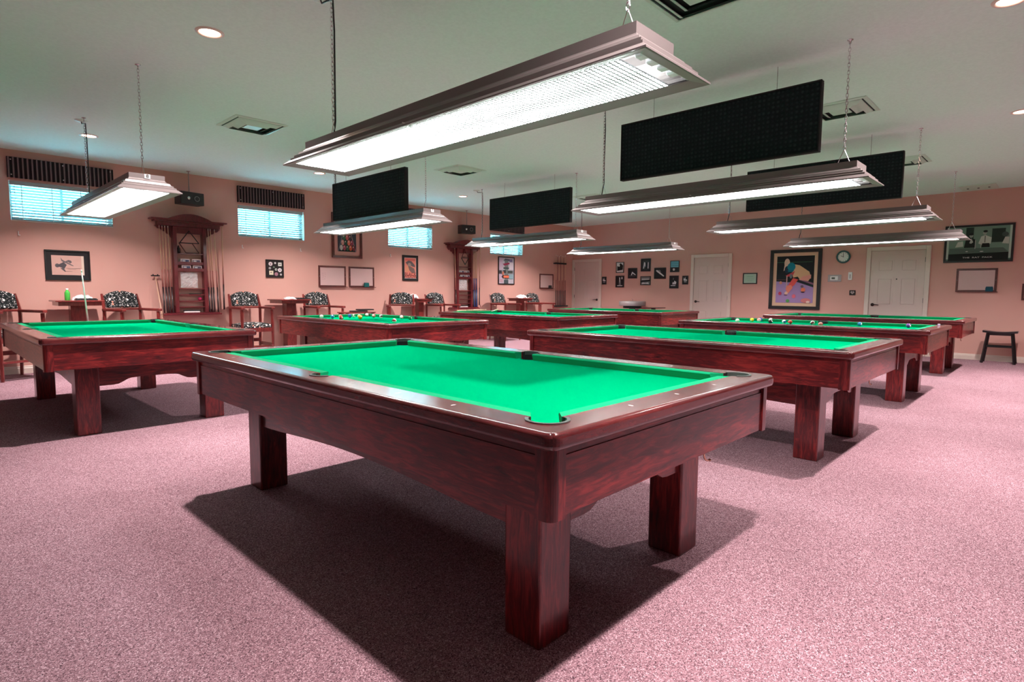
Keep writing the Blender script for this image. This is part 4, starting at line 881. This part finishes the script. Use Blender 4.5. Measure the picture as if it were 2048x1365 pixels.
# wide photo THE RAT PACK
rp_ = [((120, 150, 136), 'r', (0, .2, 1, 1)), ((196, 214, 204), 'r', (0, .05, .035, 1)), ((196, 214, 204), 'r', (.965, .05, 1, 1)), ((40, 56, 50), 'r', (.30, .62, .42, .98)), ((36, 54, 48), 'r', (.70, .52, .90, .92)), ((90, 110, 102), 'p', ((.04, .2), (.96, .24), (.88, .36), (.05, .37))), ((16, 22, 22), 'p', ((.035, .0), (.965, .0), (.965, .23), (.04, .2))),
       ((30, 36, 36), 'p', ((.28, .38), (.46, .38), (.45, .62), (.38, .68), (.30, .60))), ((196, 200, 194), 'p', ((.36, .52), (.39, .66), (.42, .54), (.39, .50))), ((160, 170, 164), 'e', (.385, .73, .03, .055)), ((24, 26, 28), 'e', (.385, .78, .035, .035)),
       ((206, 214, 206), 'p', ((.50, .50), (.54, .70), (.60, .74), (.70, .66), (.69, .48), (.55, .46))), ((24, 30, 30), 'p', ((.55, .38), (.68, .38), (.67, .50), (.56, .50))), ((30, 34, 34), 'r', (.595, .52, .605, .72)), ((160, 170, 164), 'e', (.59, .80, .03, .055)), ((24, 26, 28), 'e', (.60, .85, .035, .035)),
       ((200, 208, 200), 'p', ((.86, .48), (.90, .66), (.96, .66), (.96, .46))), ((70, 84, 80), 'e', (.90, .74, .05, .07)), ((200, 208, 200), 'p', ((.14, .40), (.18, .56), (.26, .58), (.27, .42))), ((190, 196, 190), 'r', (.45, .34, .46, .60)), ((190, 196, 190), 'r', (.54, .36, .548, .56)), ((214, 220, 214), 'e', (.33, .27, .02, .012)), ((214, 220, 214), 'e', (.56, .26, .03, .012))]
picture('framed_photo', 'large wide black-framed photograph of four men around a pool table lettered THE RAT PACK', 'photo', 'B', .79, 1.82, 1.01, .69, .035, 'black', L=rp_, bgc=(90, 116, 106), dep=.03, texts=(('THE  RAT  PACK', .035, (230, 230, 226), .5, .085, 1.7),))
board('B', .575, 1.27, .60, .435, 'whiteboard below the wide black and white photograph on the back wall', (.50, 'blue_felt', 'dark blue eraser on the back wall whiteboard'), None)
picture('framed_photo', 'brown-framed picture cut by the right edge of the view on the back wall', 'photo', 'B', -.375, 1.13, .45, .29, .03, 'frame_wood', bgc=(160, 110, 110))
# clock
t = thing('wall_clock', 'round wall clock with a dark teal rim above the thermostat', 'clock', (CX1, 2.51, 2.0), -PI/2)
RX_ = Matrix.Rotation(PI/2, 4, 'X')
MB().lathe([(0, 0), (.135, 0), (.135, .03), (.115, .035), (.10, .022)], 'clock_rim', 32).xf(RX_).build('rim', t)
MB().lathe([(0, .021), (.104, .021)], 'clock_face', 32).xf(RX_).build('face', t)
q = MB()
for k in range(12):
    a = PI/6*k; q.box(-.004, .004, -.024, -.022, .078, .094, 'black', rot=Matrix.Rotation(a, 4, 'Y'))
q.build('hour_marks', t)
for nm, a, l in (('hour_hand', math.radians(-62), .05), ('minute_hand', 0, .075)): MB().box(-.004, .004, -.027, -.025, -.01, l, 'black', rot=Matrix.Rotation(a, 4, 'Y')).build(nm, t)
t = thing('thermostat', 'grey rectangular thermostat with a small dark display below the clock', 'thermostat', (CX1, 2.79, 1.475), -PI/2)
MB().box(0, .26, -.012, 0, 0, .15, mat('thermo_grey', (.45, .40, .42), .5), .004).build('backplate', t); MB().box(.05, .20, -.035, -.012, .03, .12, 'white', .008, 2).build('cover', t); MB().box(.08, .145, -.037, -.0352, .055, .095, mat('lcd', (.10, .12, .10), .3)).build('display', t)
t = thing('wall_sensor', 'slim white vertical sensor right of the thermostat', 'sensor', (CX1, 2.40, 1.51), -PI/2)
MB().box(0, .075, -.02, 0, 0, .165, 'white', .006, 2).build('casing_box', t); MB().box(.025, .05, -.022, -.02, .03, .12, mat('thermo_grey')).build('slot', t)
picture('small_sign', 'tiny square black sign with a pale heart shape left of the third door', 'sign', 'B', 2.362, 1.19, .115, .105, .008, 'black', L=[((190, 170, 170), 'p', ((.5, .15), (.9, .55), (.8, .85), (.6, .85), (.5, .7), (.4, .85), (.2, .85), (.1, .55))), ((90, 70, 70), 'e', (.5, .55, .1, .1))], bgc=(40, 34, 34), dep=.012)

# ---------------------------------------------------------------- stool, polisher, speakers
t = thing('saddle_stool', 'black wooden saddle stool against the back wall at right', 'stool', (12.24, -.15, 0), -PI/2)
q = MB(); n = 12; top = [(-.24+.48*k/n, .585-.022*math.sin(PI*k/n)) for k in range(n+1)]
q.prism(top+[(x, z-.035) for x, z in top[::-1]], -.13, .13, 'y', 'stool_black'); q.build('seat', t)
for sx in (-1, 1):
    for sy in (-1, 1): MB().tube([(sx*.225, sy*.135, 0), (sx*.165, sy*.085, .55)], .022, 'stool_black', 4).build('leg', t)
    MB().tube([(sx*.20, -.12, .22), (sx*.20, .12, .22)], .013, 'stool_black', 4).build('stretcher', t)
for sy in (-1, 1): MB().tube([(-.19, sy*.106, .30), (.19, sy*.106, .30)], .015, 'stool_black', 4).build('stretcher', t)
MB().box(-.165, .165, -.09, .09, .50, .552, 'stool_black').build('seat_apron', t)
t = thing('ball_polisher', 'round grey ball polishing drum on a stand in front of the back wall', 'machine', (12.1, 7.35, 0))
MB().lathe([(0, .865), (.345, .865), (.35, .87), (.35, .975), (.34, .985), (.12, .985), (.11, .992), (0, .992)], 'grey_drum', 32).build('drum', t)
MB().lathe([(0, .80), (.24, .80), (.24, .86), (0, .86)], 'black', 24).build('turntable', t)
MB().box(-.06, .06, -.06, .06, .03, .80, 'black_soft').box(-.25, .25, -.25, .25, 0, .03, 'black_soft').build('stand', t)
MB().tube([(.02, 0, .99), (.02, 0, 1.03), (-.02, 0, 1.04)], .006, 'chrome', 6).build('knob', t)
t = thing('low_side_table', 'low flat-topped dark table right of the grey drum by the back wall', 'table', (12.1, 6.75, 0))
MB().box(-.25, .25, -.24, .18, .815, .835, 'frame_wood', .004).build('tabletop', t)
MB().box(-.04, .04, -.07, .01, .03, .815, 'black_soft').box(-.2, .2, -.2, .16, 0, .03, 'black_soft').build('pedestal', t)
def speaker(x, y, z, rz, lab):
    t = thing('wall_speaker', lab, 'speaker', (x, y, z), rz, 'small black speakers hung near the left wall')
    MB().box(-.19, .19, -.10, .10, 0, .20, 'black', .008, 2).build('cabinet', t)
    MB().lathe([(0, .004), (.018, .006), (.03, .0), (.062, .008), (.07, .002)], 'black_soft', 24).xf(Matrix.Translation((.07, -.10, .10)) @ RX_).build('woofer', t)
    MB().lathe([(.036, .004), (.040, .006), (.043, .0)], 'grey_drum', 24).xf(Matrix.Translation((.07, -.10, .10)) @ RX_).build('woofer_ring', t)
    MB().lathe([(0, .008), (.02, .005), (.024, 0)], 'chrome', 16).xf(Matrix.Translation((-.06, -.10, .10)) @ RX_).build('tweeter', t)
    MB().tube([(0, 0, .2), (0, 0, CH-z)], .008, 'grey_drum', 8).lathe([(0, CH-z-.006), (.03, CH-z-.006), (.03, CH-z)], 'grey_drum', 12).build('ceiling_pole', t)
speaker(2.08, 9.50, 2.595, math.radians(12), 'small black speaker on a ceiling pole above the first cue rack')
speaker(8.14, 9.50, 2.59, math.radians(-12), 'small black speaker on a ceiling pole above the second cue rack')
